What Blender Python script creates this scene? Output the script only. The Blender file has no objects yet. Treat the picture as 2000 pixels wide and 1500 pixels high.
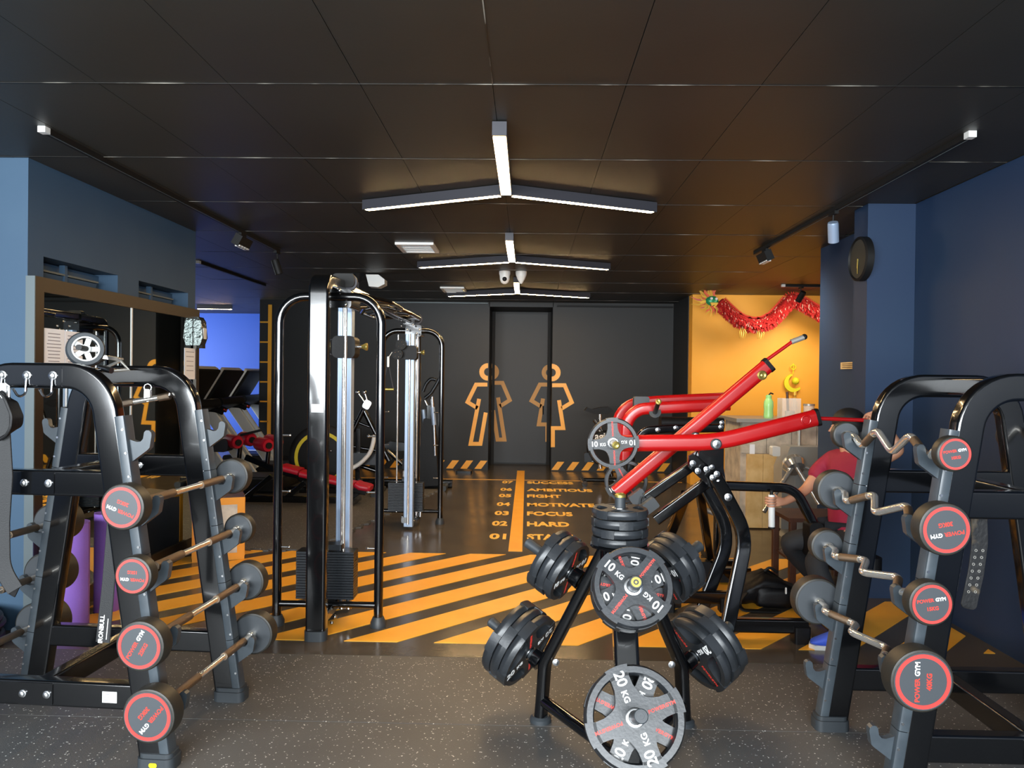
import bpy, bmesh, math, random
from mathutils import Vector, Matrix, Euler
random.seed(7)
S = bpy.context.scene
COL = S.collection
PI = math.pi
# ------------------------------------------------------------------ camera, world, light, exposure
FPX, EYE = 1470.0, 1.6
cam_d = bpy.data.cameras.new('camera'); cam = bpy.data.objects.new('camera', cam_d); COL.objects.link(cam)
cam_d.sensor_width = 36.0; cam_d.lens = FPX / 2000 * 36.0; cam_d.clip_start = 0.05; cam_d.clip_end = 100
CR = Matrix.Rotation(0.02032, 4, 'Z') @ Matrix.Rotation(PI / 2 - 0.00705, 4, 'X') @ Matrix.Rotation(0.012, 4, 'Z')
cam.matrix_world = Matrix.Translation((0, 0, EYE)) @ CR
S.camera = cam
S.view_settings.view_transform = 'Standard'; S.view_settings.look = 'None'
S.view_settings.gamma = 1.0; S.view_settings.use_curve_mapping = False
S.view_settings.exposure = 0.42
S.cycles.max_bounces = 8; S.cycles.caustics_reflective = False; S.cycles.caustics_refractive = False
S.cycles.sample_clamp_indirect = 6.0
wd = bpy.data.worlds.new('daylight'); S.world = wd; wd.use_nodes = True
bg = wd.node_tree.nodes['Background']; bg.inputs[0].default_value = (0.75, 0.88, 1.0, 1); bg.inputs[1].default_value = 1.0

def area(name, loc, rot, sx, sy, watts, col):
    d = bpy.data.lights.new(name, 'AREA'); d.shape = 'RECTANGLE'; d.size = sx; d.size_y = sy
    d.energy = watts; d.color = col
    o = bpy.data.objects.new(name, d); COL.objects.link(o); o.location = loc; o.rotation_euler = rot
    return o
# daylight through the shop windows behind the camera and through the treadmill bay's window
area('shopfront_daylight', (-1.6, -2.35, 1.92), (PI / 2, 0, 0), 7.4, 1.6, 1050, (0.9, 0.96, 1.0))
area('bay_daylight', (-8.9, 13.4, 1.6), (PI / 2, 0, -PI / 2 + 0.5), 3.4, 2.2, 190, (0.9, 0.95, 1.0))

# ------------------------------------------------------------------ helpers
def at(px, py, y):
    """the point on the vertical plane y = const that the photograph (2000 x 1500) shows at px, py"""
    r = CR.to_3x3() @ Vector(((px - 1000) / FPX, (750 - py) / FPX, -1.0))
    return Vector((0, 0, EYE)) + r * (y / r.y)

def fl(px, py, z=0.0):
    r = CR.to_3x3() @ Vector(((px - 1000) / FPX, (750 - py) / FPX, -1.0))
    return Vector((0, 0, EYE)) + r * ((z - EYE) / r.z)

def lin(h):
    c = [int(h[i:i + 2], 16) / 255 for i in (0, 2, 4)]
    return tuple(x / 12.92 if x <= 0.04045 else ((x + 0.055) / 1.055) ** 2.4 for x in c) + (1,)

def mat(name, col, rough=0.5, metal=0.0, coat=0.0, noise=None, bump=0.0, bscale=60.0, emit=None, alpha=None, spec=None, trans=0.0):
    m = bpy.data.materials.new(name); m.use_nodes = True
    nt = m.node_tree; b = nt.nodes['Principled BSDF']
    c = lin(col) if isinstance(col, str) else tuple(col) + (1,)
    b.inputs['Base Color'].default_value = c
    b.inputs['Roughness'].default_value = rough; b.inputs['Metallic'].default_value = metal
    if coat: b.inputs['Coat Weight'].default_value = coat; b.inputs['Coat Roughness'].default_value = 0.06
    if spec is not None: b.inputs['Specular IOR Level'].default_value = spec
    if trans: b.inputs['Transmission Weight'].default_value = trans
    tc = None
    def coords():
        nonlocal tc
        if tc is None: tc = nt.nodes.new('ShaderNodeTexCoord')
        return tc.outputs['Object']
    if noise:
        col2, sc, det = noise[0], noise[1], noise[2]
        n = nt.nodes.new('ShaderNodeTexNoise'); n.inputs['Scale'].default_value = sc; n.inputs['Detail'].default_value = det
        nt.links.new(coords(), n.inputs['Vector'])
        r = nt.nodes.new('ShaderNodeValToRGB')
        r.color_ramp.elements[0].position = noise[3] if len(noise) > 3 else 0.35
        r.color_ramp.elements[1].position = noise[4] if len(noise) > 4 else 0.7
        r.color_ramp.elements[0].color = c; r.color_ramp.elements[1].color = lin(col2)
        nt.links.new(n.outputs['Fac'], r.inputs['Fac']); nt.links.new(r.outputs['Color'], b.inputs['Base Color'])
    if bump:
        n2 = nt.nodes.new('ShaderNodeTexNoise'); n2.inputs['Scale'].default_value = bscale; n2.inputs['Detail'].default_value = 4
        nt.links.new(coords(), n2.inputs['Vector'])
        bp = nt.nodes.new('ShaderNodeBump'); bp.inputs['Strength'].default_value = bump; bp.inputs['Distance'].default_value = 0.01
        nt.links.new(n2.outputs['Fac'], bp.inputs['Height']); nt.links.new(bp.outputs['Normal'], b.inputs['Normal'])
    if emit:
        b.inputs['Emission Color'].default_value = tuple(emit[0]) + (1,); b.inputs['Emission Strength'].default_value = emit[1]
    return m

M = {}
M['frame'] = mat('black_powder_coat', '07080a', 0.16, 0, 0.4)
M['rail'] = mat('grey_plastic_rail', '363d43', 0.36, noise=('3f474d', 14, 3))
M['pad_grey'] = mat('dark_grey_rubber_foot', '2f3438', 0.5)
M['steel'] = mat('zinc_bolt_steel', 'd0d2d4', 0.22, 1.0)
M['chrome'] = mat('polished_chrome', 'f0ebe2', 0.16, 0.85)
M['knurl'] = mat('knurled_grip_steel', '8d7c6a', 0.42, 1.0, bump=0.4, bscale=900)
M['rubber'] = mat('black_rubber', '141517', 0.5, bump=0.08, bscale=120, spec=0.3)
M['urethane'] = mat('grey_black_urethane', '202326', 0.36, noise=('2a2d31', 9, 3), bump=0.05, bscale=90)
M['head_side'] = mat('barbell_head_rubber', '26241f', 0.5, bump=0.05, bscale=90)
M['head_face'] = mat('barbell_head_cap', '3f4347', 0.42)
M['red_ring'] = mat('red_ring_print', 'dc3d38', 0.45)
M['white_print'] = mat('white_print', 'f0f0ee', 0.5)
M['red_print'] = mat('red_print', 'd8382c', 0.5)
M['red_gloss'] = mat('red_powder_coat', 'aa0d10', 0.3, 0, 0.15)
M['red_vinyl'] = mat('red_vinyl_pad', 'b3162c', 0.4, bump=0.05, bscale=40)
M['brass'] = mat('yellow_zinc_cap', 'b3a35a', 0.35, 0.8)
M['silver'] = mat('brushed_aluminium', '9db0ca', 0.42, 0.35)
M['dark_metal'] = mat('dark_stack_steel', '1a1e23', 0.35, 0.3)
M['black_matte'] = mat('matte_black', '0e0e0e', 0.6, spec=0.3)
M['black_vinyl'] = mat('black_vinyl', '0b0b0d', 0.5, bump=0.1, bscale=60, spec=0.22)
M['white_plastic'] = mat('white_plastic', 'dcdcd8', 0.4)
M['orange'] = mat('orange_paint', 'f0a82c', 0.42, noise=('f4b23c', 5, 4))
M['amber_text'] = mat('amber_paint', 'ffc65a', 0.4)
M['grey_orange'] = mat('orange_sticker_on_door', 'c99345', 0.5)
M['ceiling'] = mat('black_ceiling_board', '272622', 0.5, noise=('2d2c28', 1.1, 5), bump=0.03, bscale=40)
M['ceil_gap'] = mat('bare_joint_metal', '8a8880', 0.4, 0.4)
M['navy'] = mat('navy_wall_paint', '172d4a', 0.55, noise=('19304b', 2, 3), bump=0.04, bscale=160)
M['blue_front'] = mat('blue_wall_paint', '47698a', 0.6, noise=('4c6d8c', 3, 3), bump=0.04, bscale=160)
M['slate'] = mat('slate_wall_paint', '344e66', 0.6, noise=('375168', 3, 3), bump=0.04, bscale=160)
M['cobalt'] = mat('cobalt_wall_paint', '2058cc', 0.5)
M['black_wall'] = mat('black_wall_paint', '101213', 0.55, noise=('121416', 3, 3), bump=0.03, bscale=120)
M['black_door'] = mat('black_door_laminate', '070708', 0.5)
M['yellow_wall'] = mat('yellow_wall_paint', 'e6a02c', 0.6, noise=('e8a434', 3, 3))
M['oak'] = mat('light_oak_panel', 'e6c68c', 0.5, noise=('cda566', 7, 6))
M['stone'] = mat('grey_wood_cladding', 'cdc2b0', 0.5, noise=('a0968a', 9, 6))
M['dark_wood'] = mat('dark_brown_wood', '4a2a1a', 0.4, noise=('391f12', 12, 5))
M['ply'] = mat('orange_edge_paint', 'e0921f', 0.55)
M['plybox'] = mat('charcoal_box_board', '46464e', 0.55, noise=('4c4c54', 8, 4))
M['purple'] = mat('purple_foam', '8a63c0', 0.7, bump=0.1, bscale=80)
M['brown_frame'] = mat('brown_bronze_frame', '352b21', 0.4, 0.3)
M['alu'] = mat('aluminium_trim', '5f696c', 0.45, 0.3)
M['paper'] = mat('paper', 'f0f3fa', 0.7)
M['ink'] = mat('grey_ink', '8a8a94', 0.7)
M['strap'] = mat('dark_grey_webbing', '1b1c1e', 0.7, bump=0.25, bscale=240)
M['belt'] = mat('worn_black_leather', '161617', 0.5, noise=('6d5f4a', 14, 6, 0.56, 0.8), bump=0.2, bscale=60)
M['skin'] = mat('skin', 'b98568', 0.5)
M['maroon'] = mat('maroon_shirt', '8a1230', 0.75, bump=0.3, bscale=18)
M['trousers'] = mat('charcoal_trousers', '1c1e22', 0.8, bump=0.2, bscale=25)
M['shoe'] = mat('blue_shoe_mesh', '3a5bd0', 0.6, bump=0.2, bscale=200)
M['hair'] = mat('black_hair', '0e0d0d', 0.6)
M['yellow_rim'] = mat('yellow_rim_print', 'd8c41e', 0.45)
M['stainless'] = mat('stainless_steel', 'a8a59e', 0.38, 0.45)
M['green_plastic'] = mat('green_bottle_plastic', 'a4e08e', 0.25, trans=0.1)
M['clear_plastic'] = mat('clear_plastic_jar', 'f6f3ec', 0.12)
M['clear_plastic'].node_tree.nodes['Principled BSDF'].inputs['Alpha'].default_value = 0.28
M['tread_grey'] = mat('grey_treadmill_shroud', 'c4cacc', 0.4)
M['dragon_red'] = mat('red_paper', 'a8120c', 0.85)
M['dragon_gold'] = mat('gold_foil_paper', 'e6b64a', 0.35, 0.4)
M['dragon_green'] = mat('green_foil_paper', '1f8a5a', 0.35, 0.2)
M['tassel'] = mat('yellow_tassel_thread', 'd9d01c', 0.7)
M['warm_lamp'] = mat('warm_led_diffuser', 'ffe0a8', 0.5, emit=((1.0, 0.66, 0.32), 85.0))
M['lamp_case'] = mat('dark_lamp_housing', '34343a', 0.5, 0.2)
M['gold_glass'] = mat('smoked_foil', '4a4e4d', 0.2, 0.7, bump=0.6, bscale=26)

def make_mirror_mat():
    m = bpy.data.materials.new('mirror_glass'); m.use_nodes = True
    b = m.node_tree.nodes['Principled BSDF']
    b.inputs['Base Color'].default_value = (0.72, 0.78, 0.76, 1); b.inputs['Metallic'].default_value = 1; b.inputs['Roughness'].default_value = 0.015
    return m
M['mirror'] = make_mirror_mat()

def make_rubber_floor():
    m = mat('speckled_rubber_floor', '4b4a49', 0.52, noise=('585755', 1.3, 6), bump=0.25, bscale=220)
    nt = m.node_tree; b = nt.nodes['Principled BSDF']
    src = b.inputs['Base Color'].links[0].from_socket
    tc = nt.nodes.new('ShaderNodeTexCoord')
    v = nt.nodes.new('ShaderNodeTexVoronoi'); v.inputs['Scale'].default_value = 60; v.inputs['Randomness'].default_value = 1
    nt.links.new(tc.outputs['Object'], v.inputs['Vector'])
    wn = nt.nodes.new('ShaderNodeTexNoise'); wn.inputs['Scale'].default_value = 30
    nt.links.new(tc.outputs['Object'], wn.inputs['Vector'])
    r = nt.nodes.new('ShaderNodeValToRGB'); r.color_ramp.elements[0].position = 0.13; r.color_ramp.elements[1].position = 0.24
    r.color_ramp.elements[0].color = (1, 1, 1, 1); r.color_ramp.elements[1].color = (0, 0, 0, 1)
    nt.links.new(v.outputs['Distance'], r.inputs['Fac'])
    r2 = nt.nodes.new('ShaderNodeValToRGB'); r2.color_ramp.elements[0].position = 0.46; r2.color_ramp.elements[1].position = 0.54
    nt.links.new(wn.outputs['Fac'], r2.inputs['Fac'])
    mu = nt.nodes.new('ShaderNodeMath'); mu.operation = 'MULTIPLY'
    nt.links.new(r.outputs['Color'], mu.inputs[0]); nt.links.new(r2.outputs['Color'], mu.inputs[1])
    mx = nt.nodes.new('ShaderNodeMixRGB'); mx.inputs[2].default_value = lin('d8d8d2')
    nt.links.new(mu.outputs[0], mx.inputs[0]); nt.links.new(src, mx.inputs[1]); nt.links.new(mx.outputs[0], b.inputs['Base Color'])
    return m
M['rubber_floor'] = make_rubber_floor()

def make_polished():
    m = mat('polished_dark_concrete', '443d35', 0.2, noise=('564e43', 2.2, 8, 0.3, 0.75), bump=0.02, bscale=30)
    nt = m.node_tree; b = nt.nodes['Principled BSDF']
    tc = nt.nodes.new('ShaderNodeTexCoord'); n = nt.nodes.new('ShaderNodeTexNoise'); n.inputs['Scale'].default_value = 3.5; n.inputs['Detail'].default_value = 6
    nt.links.new(tc.outputs['Object'], n.inputs['Vector'])
    mr = nt.nodes.new('ShaderNodeMapRange'); mr.inputs['To Min'].default_value = 0.10; mr.inputs['To Max'].default_value = 0.30
    nt.links.new(n.outputs['Fac'], mr.inputs['Value']); nt.links.new(mr.outputs[0], b.inputs['Roughness'])
    return m
M['polished'] = make_polished()

# ------------------------------------------------------------------ geometry builder
def rrect(w, h, r=0.0, n=3):
    if r <= 0: return [(-w/2, -h/2), (w/2, -h/2), (w/2, h/2), (-w/2, h/2)]
    p = []
    for cx, cy, a0 in ((w/2-r, -h/2+r, -PI/2), (w/2-r, h/2-r, 0), (-w/2+r, h/2-r, PI/2), (-w/2+r, -h/2+r, PI)):
        for i in range(n + 1):
            a = a0 + PI/2 * i / n; p.append((cx + r*math.cos(a), cy + r*math.sin(a)))
    return p

def circ(r, n=14): return [(r*math.cos(2*PI*i/n), r*math.sin(2*PI*i/n)) for i in range(n)]

def fillet(pts, r, n=6):
    pts = [Vector(p) for p in pts]; out = [pts[0]]
    for i in range(1, len(pts) - 1):
        a, b, c = pts[i-1], pts[i], pts[i+1]
        u = (a - b); v = (c - b); lu, lv = u.length, v.length; u = u / lu; v = v / lv
        ang = u.angle(v)
        if ang > PI - 0.02: out.append(b); continue
        d = min(r / math.tan(ang / 2), lu * 0.49, lv * 0.49); rr = d * math.tan(ang / 2)
        bis = (u + v).normalized(); cen = b + bis * (rr / math.sin(ang / 2))
        p0 = b + u * d - cen; p1 = b + v * d - cen
        tot = p0.angle(p1); ax = p0.cross(p1).normalized()
        for k in range(n + 1): out.append(cen + Matrix.Rotation(tot * k / n, 3, ax) @ p0)
    out.append(pts[-1]); return out

class G:
    def __init__(s): s.v = []; s.f = []
    def add(s, vs, fs):
        o = len(s.v); s.v += [tuple(v) for v in vs]; s.f += [tuple(i + o for i in f) for f in fs]; return s
    def box(s, c, d, rot=None):
        x, y, z = d[0]/2, d[1]/2, d[2]/2
        vs = [Vector((i, j, k)) for i in (-x, x) for j in (-y, y) for k in (-z, z)]
        if rot is not None: vs = [rot @ v for v in vs]
        return s.add([v + Vector(c) for v in vs], [(0,1,3,2), (4,6,7,5), (0,4,5,1), (2,3,7,6), (0,2,6,4), (1,5,7,3)])
    def rbox(s, c, d, r=0.01, rot=None, axis=2):
        """box with four rounded edges along axis"""
        o = [0, 1, 2]; o.remove(axis); p = rrect(d[o[0]], d[o[1]], r)
        n = len(p); vs = []
        for sg in (-1, 1):
            for a, b in p:
                v = [0, 0, 0]; v[o[0]] = a; v[o[1]] = b; v[axis] = sg * d[axis] / 2; v = Vector(v)
                if rot is not None: v = rot @ v
                vs.append(v + Vector(c))
        return s.add(vs, [tuple(range(n)), tuple(range(n, 2*n))] + [(i, (i+1) % n, n + (i+1) % n, n + i) for i in range(n)])
    def sweep(s, pts, prof, up=(0, 0, 1), closed=False, cap=True, scale=None):
        pts = [Vector(p) for p in pts]; N = len(pts); rings = []; up = Vector(up)
        prev_s = None
        for i, p in enumerate(pts):
            if closed: t0 = (p - pts[i-1]).normalized(); t1 = (pts[(i+1) % N] - p).normalized()
            else:
                t0 = (p - pts[i-1]).normalized() if i else (pts[1] - p).normalized()
                t1 = (pts[i+1] - p).normalized() if i < N-1 else t0
            t = (t0 + t1)
            t = t.normalized() if t.length > 1e-6 else t0
            sd = t.cross(up)
            if sd.length < 1e-3: sd = prev_s if prev_s is not None else t.orthogonal()
            sd = (sd - t * sd.dot(t)).normalized()
            if prev_s is not None and sd.dot(prev_s) < 0 and sd.dot(prev_s) < -0.5: sd = -sd
            prev_s = sd; u2 = sd.cross(t).normalized()
            k = 1.0; cs = max(0.35, math.cos(t0.angle(t1) / 2)) if t0.length and t1.length else 1
            bend = (t1 - t0)
            sc = scale[i] if scale else 1.0
            ring = []
            for a, b in prof:
                off = sd * a * sc + u2 * b * sc
                if bend.length > 1e-4:
                    bn = bend.normalized(); off = off + bn * off.dot(bn) * (1 / cs - 1)
                ring.append(p + off)
            rings.append(ring)
        n = len(prof); vs = [v for r in rings for v in r]; fs = []
        for i in range(N if closed else N - 1):
            a = i * n; b = ((i + 1) % N) * n
            for j in range(n): fs.append((a + j, a + (j+1) % n, b + (j+1) % n, b + j))
        if cap and not closed: fs += [tuple(range(n)), tuple(range((N-1)*n, N*n))]
        return s.add(vs, fs)
    def tube(s, pts, r, n=12, **k): return s.sweep(pts, circ(r, n), **k)
    def cyl(s, p0, p1, r0, r1=None, n=20):
        p0, p1 = Vector(p0), Vector(p1); r1 = r0 if r1 is None else r1
        t = (p1 - p0).normalized(); a = t.orthogonal().normalized(); b = t.cross(a); vs = []
        for p, r in ((p0, r0), (p1, r1)):
            vs += [p + a*r*math.cos(2*PI*i/n) + b*r*math.sin(2*PI*i/n) for i in range(n)]
        return s.add(vs, [tuple(range(n)), tuple(range(n, 2*n))] + [(i, (i+1) % n, n + (i+1) % n, n + i) for i in range(n)])
    def lathe(s, prof, org=(0, 0, 0), axis=(0, 0, 1), n=28, closed=False):
        """prof: list of (radius, height along axis)"""
        org = Vector(org); t = Vector(axis).normalized(); a = t.orthogonal().normalized(); b = t.cross(a); vs = []; m = len(prof)
        for r, h in prof:
            r = max(r, 1e-4)
            vs += [org + t*h + a*r*math.cos(2*PI*i/n) + b*r*math.sin(2*PI*i/n) for i in range(n)]
        fs = []
        for k in range(m if closed else m - 1):
            k2 = (k + 1) % m
            fs += [(k*n + i, k*n + (i+1) % n, k2*n + (i+1) % n, k2*n + i) for i in range(n)]
        if not closed: fs += [tuple(range(n)), tuple(range((m-1)*n, m*n))]
        return s.add(vs, fs)
    def torus(s, c, axis, R, r, n=32, m=10):
        return s.lathe([(R + r*math.cos(2*PI*i/m), r*math.sin(2*PI*i/m)) for i in range(m)], c, axis, n, True)
    def prism(s, poly, t, mx=None):
        """2d outline in local xy, thickness t along z centred, placed by matrix mx"""
        n = len(poly); vs = [Vector((x, y, -t/2)) for x, y in poly] + [Vector((x, y, t/2)) for x, y in poly]
        if mx is not None: vs = [mx @ v for v in vs]
        return s.add(vs, [tuple(range(n)), tuple(range(n, 2*n))] + [(i, (i+1) % n, n + (i+1) % n, n + i) for i in range(n)])
    def ball(s, c, r, n=14, m=9, sc=(1, 1, 1)):
        vs = []; fs = []; c = Vector(c)
        for j in range(1, m):
            th = PI * j / m
            for i in range(n):
                ph = 2*PI*i/n; vs.append(c + Vector((r*sc[0]*math.sin(th)*math.cos(ph), r*sc[1]*math.sin(th)*math.sin(ph), r*sc[2]*math.cos(th))))
        vs += [c + Vector((0, 0, r*sc[2])), c - Vector((0, 0, r*sc[2]))]; T = len(vs) - 2
        for j in range(m - 2):
            for i in range(n): fs.append((j*n + i, j*n + (i+1) % n, (j+1)*n + (i+1) % n, (j+1)*n + i))
        for i in range(n): fs += [(T, (i+1) % n, i), (T + 1, (m-2)*n + i, (m-2)*n + (i+1) % n)]
        return s.add(vs, fs)

def weighted_normals(me, thr):
    """corner normals averaged over the smooth faces at a vertex, large faces counting most, so flat tube walls stay flat"""
    fn = [(p.normal.copy(), p.area) for p in me.polygons]; vf = [[] for _ in me.vertices]
    for p in me.polygons:
        for v in p.vertices: vf[v].append(p.index)
    out = []
    for p in me.polygons:
        n0 = fn[p.index][0]
        for v in p.vertices:
            s = Vector((0, 0, 0))
            for q in vf[v]:
                n, a = fn[q]
                if n.dot(n0) >= thr: s += n * a
            out.append(s.normalized() if s.length > 0 else n0)
    me.normals_split_custom_set(out)

def build_mesh(name, g, material, smooth=True, off=None, ang=38):
    me = bpy.data.meshes.new(name)
    vs = g.v if off is None else [(v[0]-off[0], v[1]-off[1], v[2]-off[2]) for v in g.v]
    me.from_pydata(vs, [], g.f)
    b = bmesh.new(); b.from_mesh(me); bmesh.ops.recalc_face_normals(b, faces=b.faces); b.to_mesh(me); b.free()
    if smooth:
        for p in me.polygons: p.use_smooth = True
        weighted_normals(me, math.cos(math.radians(ang)))
    me.materials.append(material); return me

def link(name, me, parent=None, mx=None):
    o = bpy.data.objects.new(name, me); COL.objects.link(o)
    if parent is not None: o.parent = parent
    if mx is not None: o.matrix_local = mx
    return o

def part(name, g, material, parent=None, world=True, label=None, smooth=True, ang=38):
    """one mesh object; with world=True the builder's coordinates are world ones and the parent is only translated"""
    off = None
    if parent is not None and world:
        off = Vector(parent.location); q = parent.parent
        while q is not None: off += q.location; q = q.parent
    o = link(name, build_mesh(name, g, material, smooth, off, ang), parent)
    if label: o['label'] = label
    return o

def thing(name, label, cat, loc=(0, 0, 0), group=None, rot=None):
    o = bpy.data.objects.new(name, None); COL.objects.link(o); o.location = loc; o.empty_display_size = 0.1
    if rot is not None: o.rotation_euler = rot
    o['label'] = label; o['category'] = cat
    if group: o['group'] = group
    return o

def tag(o, label, cat, group=None):
    o['label'] = label; o['category'] = cat
    if group: o['group'] = group
    return o

def struct(name, g, material, smooth=False):
    o = part(name, g, material, None, smooth=smooth); o['kind'] = 'structure'; return o

def dup(root, mx=None, label=None, group=None):
    r = root.copy(); COL.objects.link(r)
    if mx is not None: r.matrix_world = mx
    if label: r['label'] = label
    if group: r['group'] = group
    for ch in list(root.children):
        c = ch.copy(); COL.objects.link(c); c.parent = r
        for gch in list(ch.children):
            d = gch.copy(); COL.objects.link(d); d.parent = c
    return r

_txt = {}
def text(name, s, size, material, parent, mx, bold=0.0, ext=0.0006, sx=1.0, align='CENTER', space=1.0):
    key = (s, size, bold, ext, material.name, sx, align, space)
    if key not in _txt:
        cu = bpy.data.curves.new(name, 'FONT'); cu.body = s; cu.size = size; cu.align_x = align; cu.align_y = 'CENTER'
        cu.offset = bold; cu.extrude = ext; cu.resolution_u = 3; cu.space_character = space
        t = bpy.data.objects.new('t', cu); COL.objects.link(t)
        bpy.context.view_layer.update()
        me = bpy.data.meshes.new_from_object(t.evaluated_get(bpy.context.evaluated_depsgraph_get()))
        bpy.data.objects.remove(t); bpy.data.curves.remove(cu)
        if sx != 1.0:
            for v in me.vertices: v.co.x *= sx
        me.materials.clear(); me.materials.append(material); _txt[key] = me
    return link(name, _txt[key], parent, mx)

def frame_mx(loc, z, x=None):
    z = Vector(z).normalized(); x = Vector(x) if x is not None else z.orthogonal()
    x = (x - z * x.dot(z)).normalized(); y = z.cross(x)
    m = Matrix((x, y, z)).transposed().to_4x4(); m.translation = Vector(loc); return m
XZ = Matrix.Rotation(PI/2, 4, 'X')      # maps local xy to the world xz plane facing -y
# ================================================================== the setting
CEIL = 2.93
g = G(); g.box((-1.75, 10.15, -0.1), (14.7, 11.7, 0.2)); g.box((-1.75, 1.0, -0.116), (14.7, 6.6, 0.2))
floor = struct('floor', g, M['polished'])
edges = [-2.3, -0.2, 1.9, 3.46, 4.297]
for a, b in zip(edges, edges[1:]):
    g = G(); g.box((-1.75, (a + b) / 2, -0.008), (14.7, b - a - 0.005, 0.016)); part('rubber_strip', g, M['rubber_floor'], floor)

def clip(poly, f):
    out = []
    for i, p in enumerate(poly):
        q = poly[(i + 1) % len(poly)]; a, b = f(p), f(q)
        if a >= 0: out.append(p)
        if a * b < 0:
            t = a / (a - b); out.append((p[0] + (q[0]-p[0])*t, p[1] + (q[1]-p[1])*t))
    return out
def flat(name, polys, material, parent, z=0.0015, t=0.003):
    g = G()
    for p in polys: g.prism(p, t, Matrix.Translation((0, 0, z)))
    return part(name, g, material, parent, smooth=False)
for n in range(-9, 8):
    x0 = -1.09 + 0.546 * n; K = 0.965; y0, y1, ym = 4.52, 6.83, 5.55
    q = [(x0, y0), (x0 + 0.322, y0), (x0 + 0.322 + K*(y1-y0), y1), (x0 + K*(y1-y0), y1)]
    q = clip(q, lambda p: p[0] + 2.98)
    ps = [clip(clip(q, lambda p: ym - p[1]), lambda p: 2.80 - p[0]), clip(clip(q, lambda p: p[1] - ym), lambda p: 2.36 - p[0])]
    ps = [p for p in ps if len(p) > 2]
    if ps: flat('painted_stripe', ps, M['orange'], floor)
flat('painted_line', [[(-0.157, 6.962), (-0.028, 6.962), (-0.028, 13.08), (-0.157, 13.08)]], M['orange'], floor)
flat('painted_line', [[(-4.6, 11.86), (-0.16, 11.86), (-0.16, 11.895), (-4.6, 11.895)], [(-0.025, 11.86), (2.45, 11.86), (2.45, 11.895), (-0.025, 11.895)]], M['orange'], floor)
for num, word, y, wid in (('01', 'START', 7.60, 0.47), ('02', 'HARD', 8.28, 0.465), ('03', 'FOCUS', 8.92, 0.54), ('04', 'MOTIVATE', 9.56, 0.86),
                          ('05', 'FIGHT', 10.26, 0.465), ('06', 'AMBITIOUS', 10.84, 0.94), ('07', 'SUCCESS', 11.60, 0.71)):
    for s, xa, w in ((num, -0.195 if num == '01' else -0.20, 0.17), (word, 0.015, wid)):
        o = text('lettering', s, 0.34, M['amber_text'], floor, Matrix.Identity(4), 0.012, 0.001, align='LEFT')
        x1 = max(v.co.x for v in o.data.vertices); x0 = min(v.co.x for v in o.data.vertices)
        k = w / (x1 - x0); left = xa - w if s == num else xa
        o.matrix_local = Matrix.Translation((left - x0 * k, y, 0.0015)) @ Matrix.Diagonal((k, 1, 1, 1))

# jigsaw rubber mats under the cardio and bench area on the left
random.seed(3)
pts = [(-4.6, 6.85)]
x = -4.5
while x < -2.05: pts += [(x, 6.85), (x + 0.03, 6.80), (x + 0.08, 6.80), (x + 0.05, 6.85)]; x += 0.16
pts.append((-2.0, 6.85)); y = 6.9
while y < 10.6:
    xx = -2.0 + (y - 6.85) * 0.2
    pts += [(xx, y), (xx + 0.05, y + 0.02), (xx + 0.06, y + 0.09), (xx, y + 0.11)]; y += 0.2
pts += [(-1.25, 10.7), (-4.6, 10.7)]
g = G(); g.prism(pts, 0.012, Matrix.Translation((0, 0, 0.006))); part('rubber_mat', g, M['rubber_floor'], floor, smooth=False)

# ceiling
g = G(); g.box((-1.75, 6.85, CEIL + 0.09), (14.8, 18.5, 0.15)); ceiling = struct('ceiling', g, M['ceil_gap'])
pm = None
g = G(); g.box((0, 0, 0), (0.5995, 1.1575, 0.014)); pm = build_mesh('panel', g, M['ceiling'], False)
for k in range(-15, 9):
    for m_ in range(-5, 11):
        inside = (-7 <= k < 5 and m_ < 9) or (k >= 5 and 3 <= m_ < 8) or (k < -7 and m_ >= 3) or (-8 <= k < -7 and m_ > 8)
        if not inside: continue
        link('panel', pm, ceiling, Matrix.Translation((-0.173 + 0.603*(k + 0.5), 3.41 + 1.16*(m_ + 0.5), CEIL + 0.007 + random.uniform(-0.001, 0.001))))

g = G(); g.box((0, 0, 0), (7.2, 0.0045, 0.002)); jm = mat('joint_edge_painted_glints', '1e1d1a', 0.4, noise=('b8b4a8', 2.6, 5, 0.5, 0.72)); js = build_mesh('joint_strip', g, jm, False)  # pale noise patches paint broken glints along the dark board joints
for m_ in range(-2, 9): link('joint_strip', js, ceiling, Matrix.Translation((-0.75, 3.41 + 1.16*m_, CEIL - 0.0012)))
g = G(); g.box((0, 0, 0), (0.0045, 1.16, 0.002)); link('joint_strip', build_mesh('joint_strip', g, jm, False), ceiling, Matrix.Translation((-0.173, 2.83, CEIL - 0.0012)))
# walls
g = G(); g.box((3.0, 1.68, CEIL/2), (0.28, 7.92, CEIL)); wall_right = struct('wall_right', g, M['navy'])
g = G(); g.box((2.83, 5.755, CEIL/2), (0.64, 0.23, CEIL)); struct('wall_right_pier', g, M['navy'])
g = G(); g.box((2.99, 6.71, CEIL/2), (0.18, 1.68, CEIL)); struct('wall_right_recess', g, M['navy'])
g = G(); g.box((4.3, 7.48, CEIL/2), (2.44, 0.14, CEIL)); struct('wall_right_return', g, M['yellow_wall'])
g = G(); g.box((5.55, 9.6, CEIL/2), (0.14, 4.2, CEIL)); struct('wall_right_far', g, M['yellow_wall'])
g = G(); g.box((4.06, 12.45, CEIL/2), (3.06, 1.6, CEIL)); wy = struct('wall_back_right', g, M['yellow_wall'])
g = G(); g.box((2.524, 12.57, CEIL/2), (0.012, 1.34, CEIL)); part('black_cladding', g, M['black_wall'], wy, smooth=False)
YB = 13.1
g = G()
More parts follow.
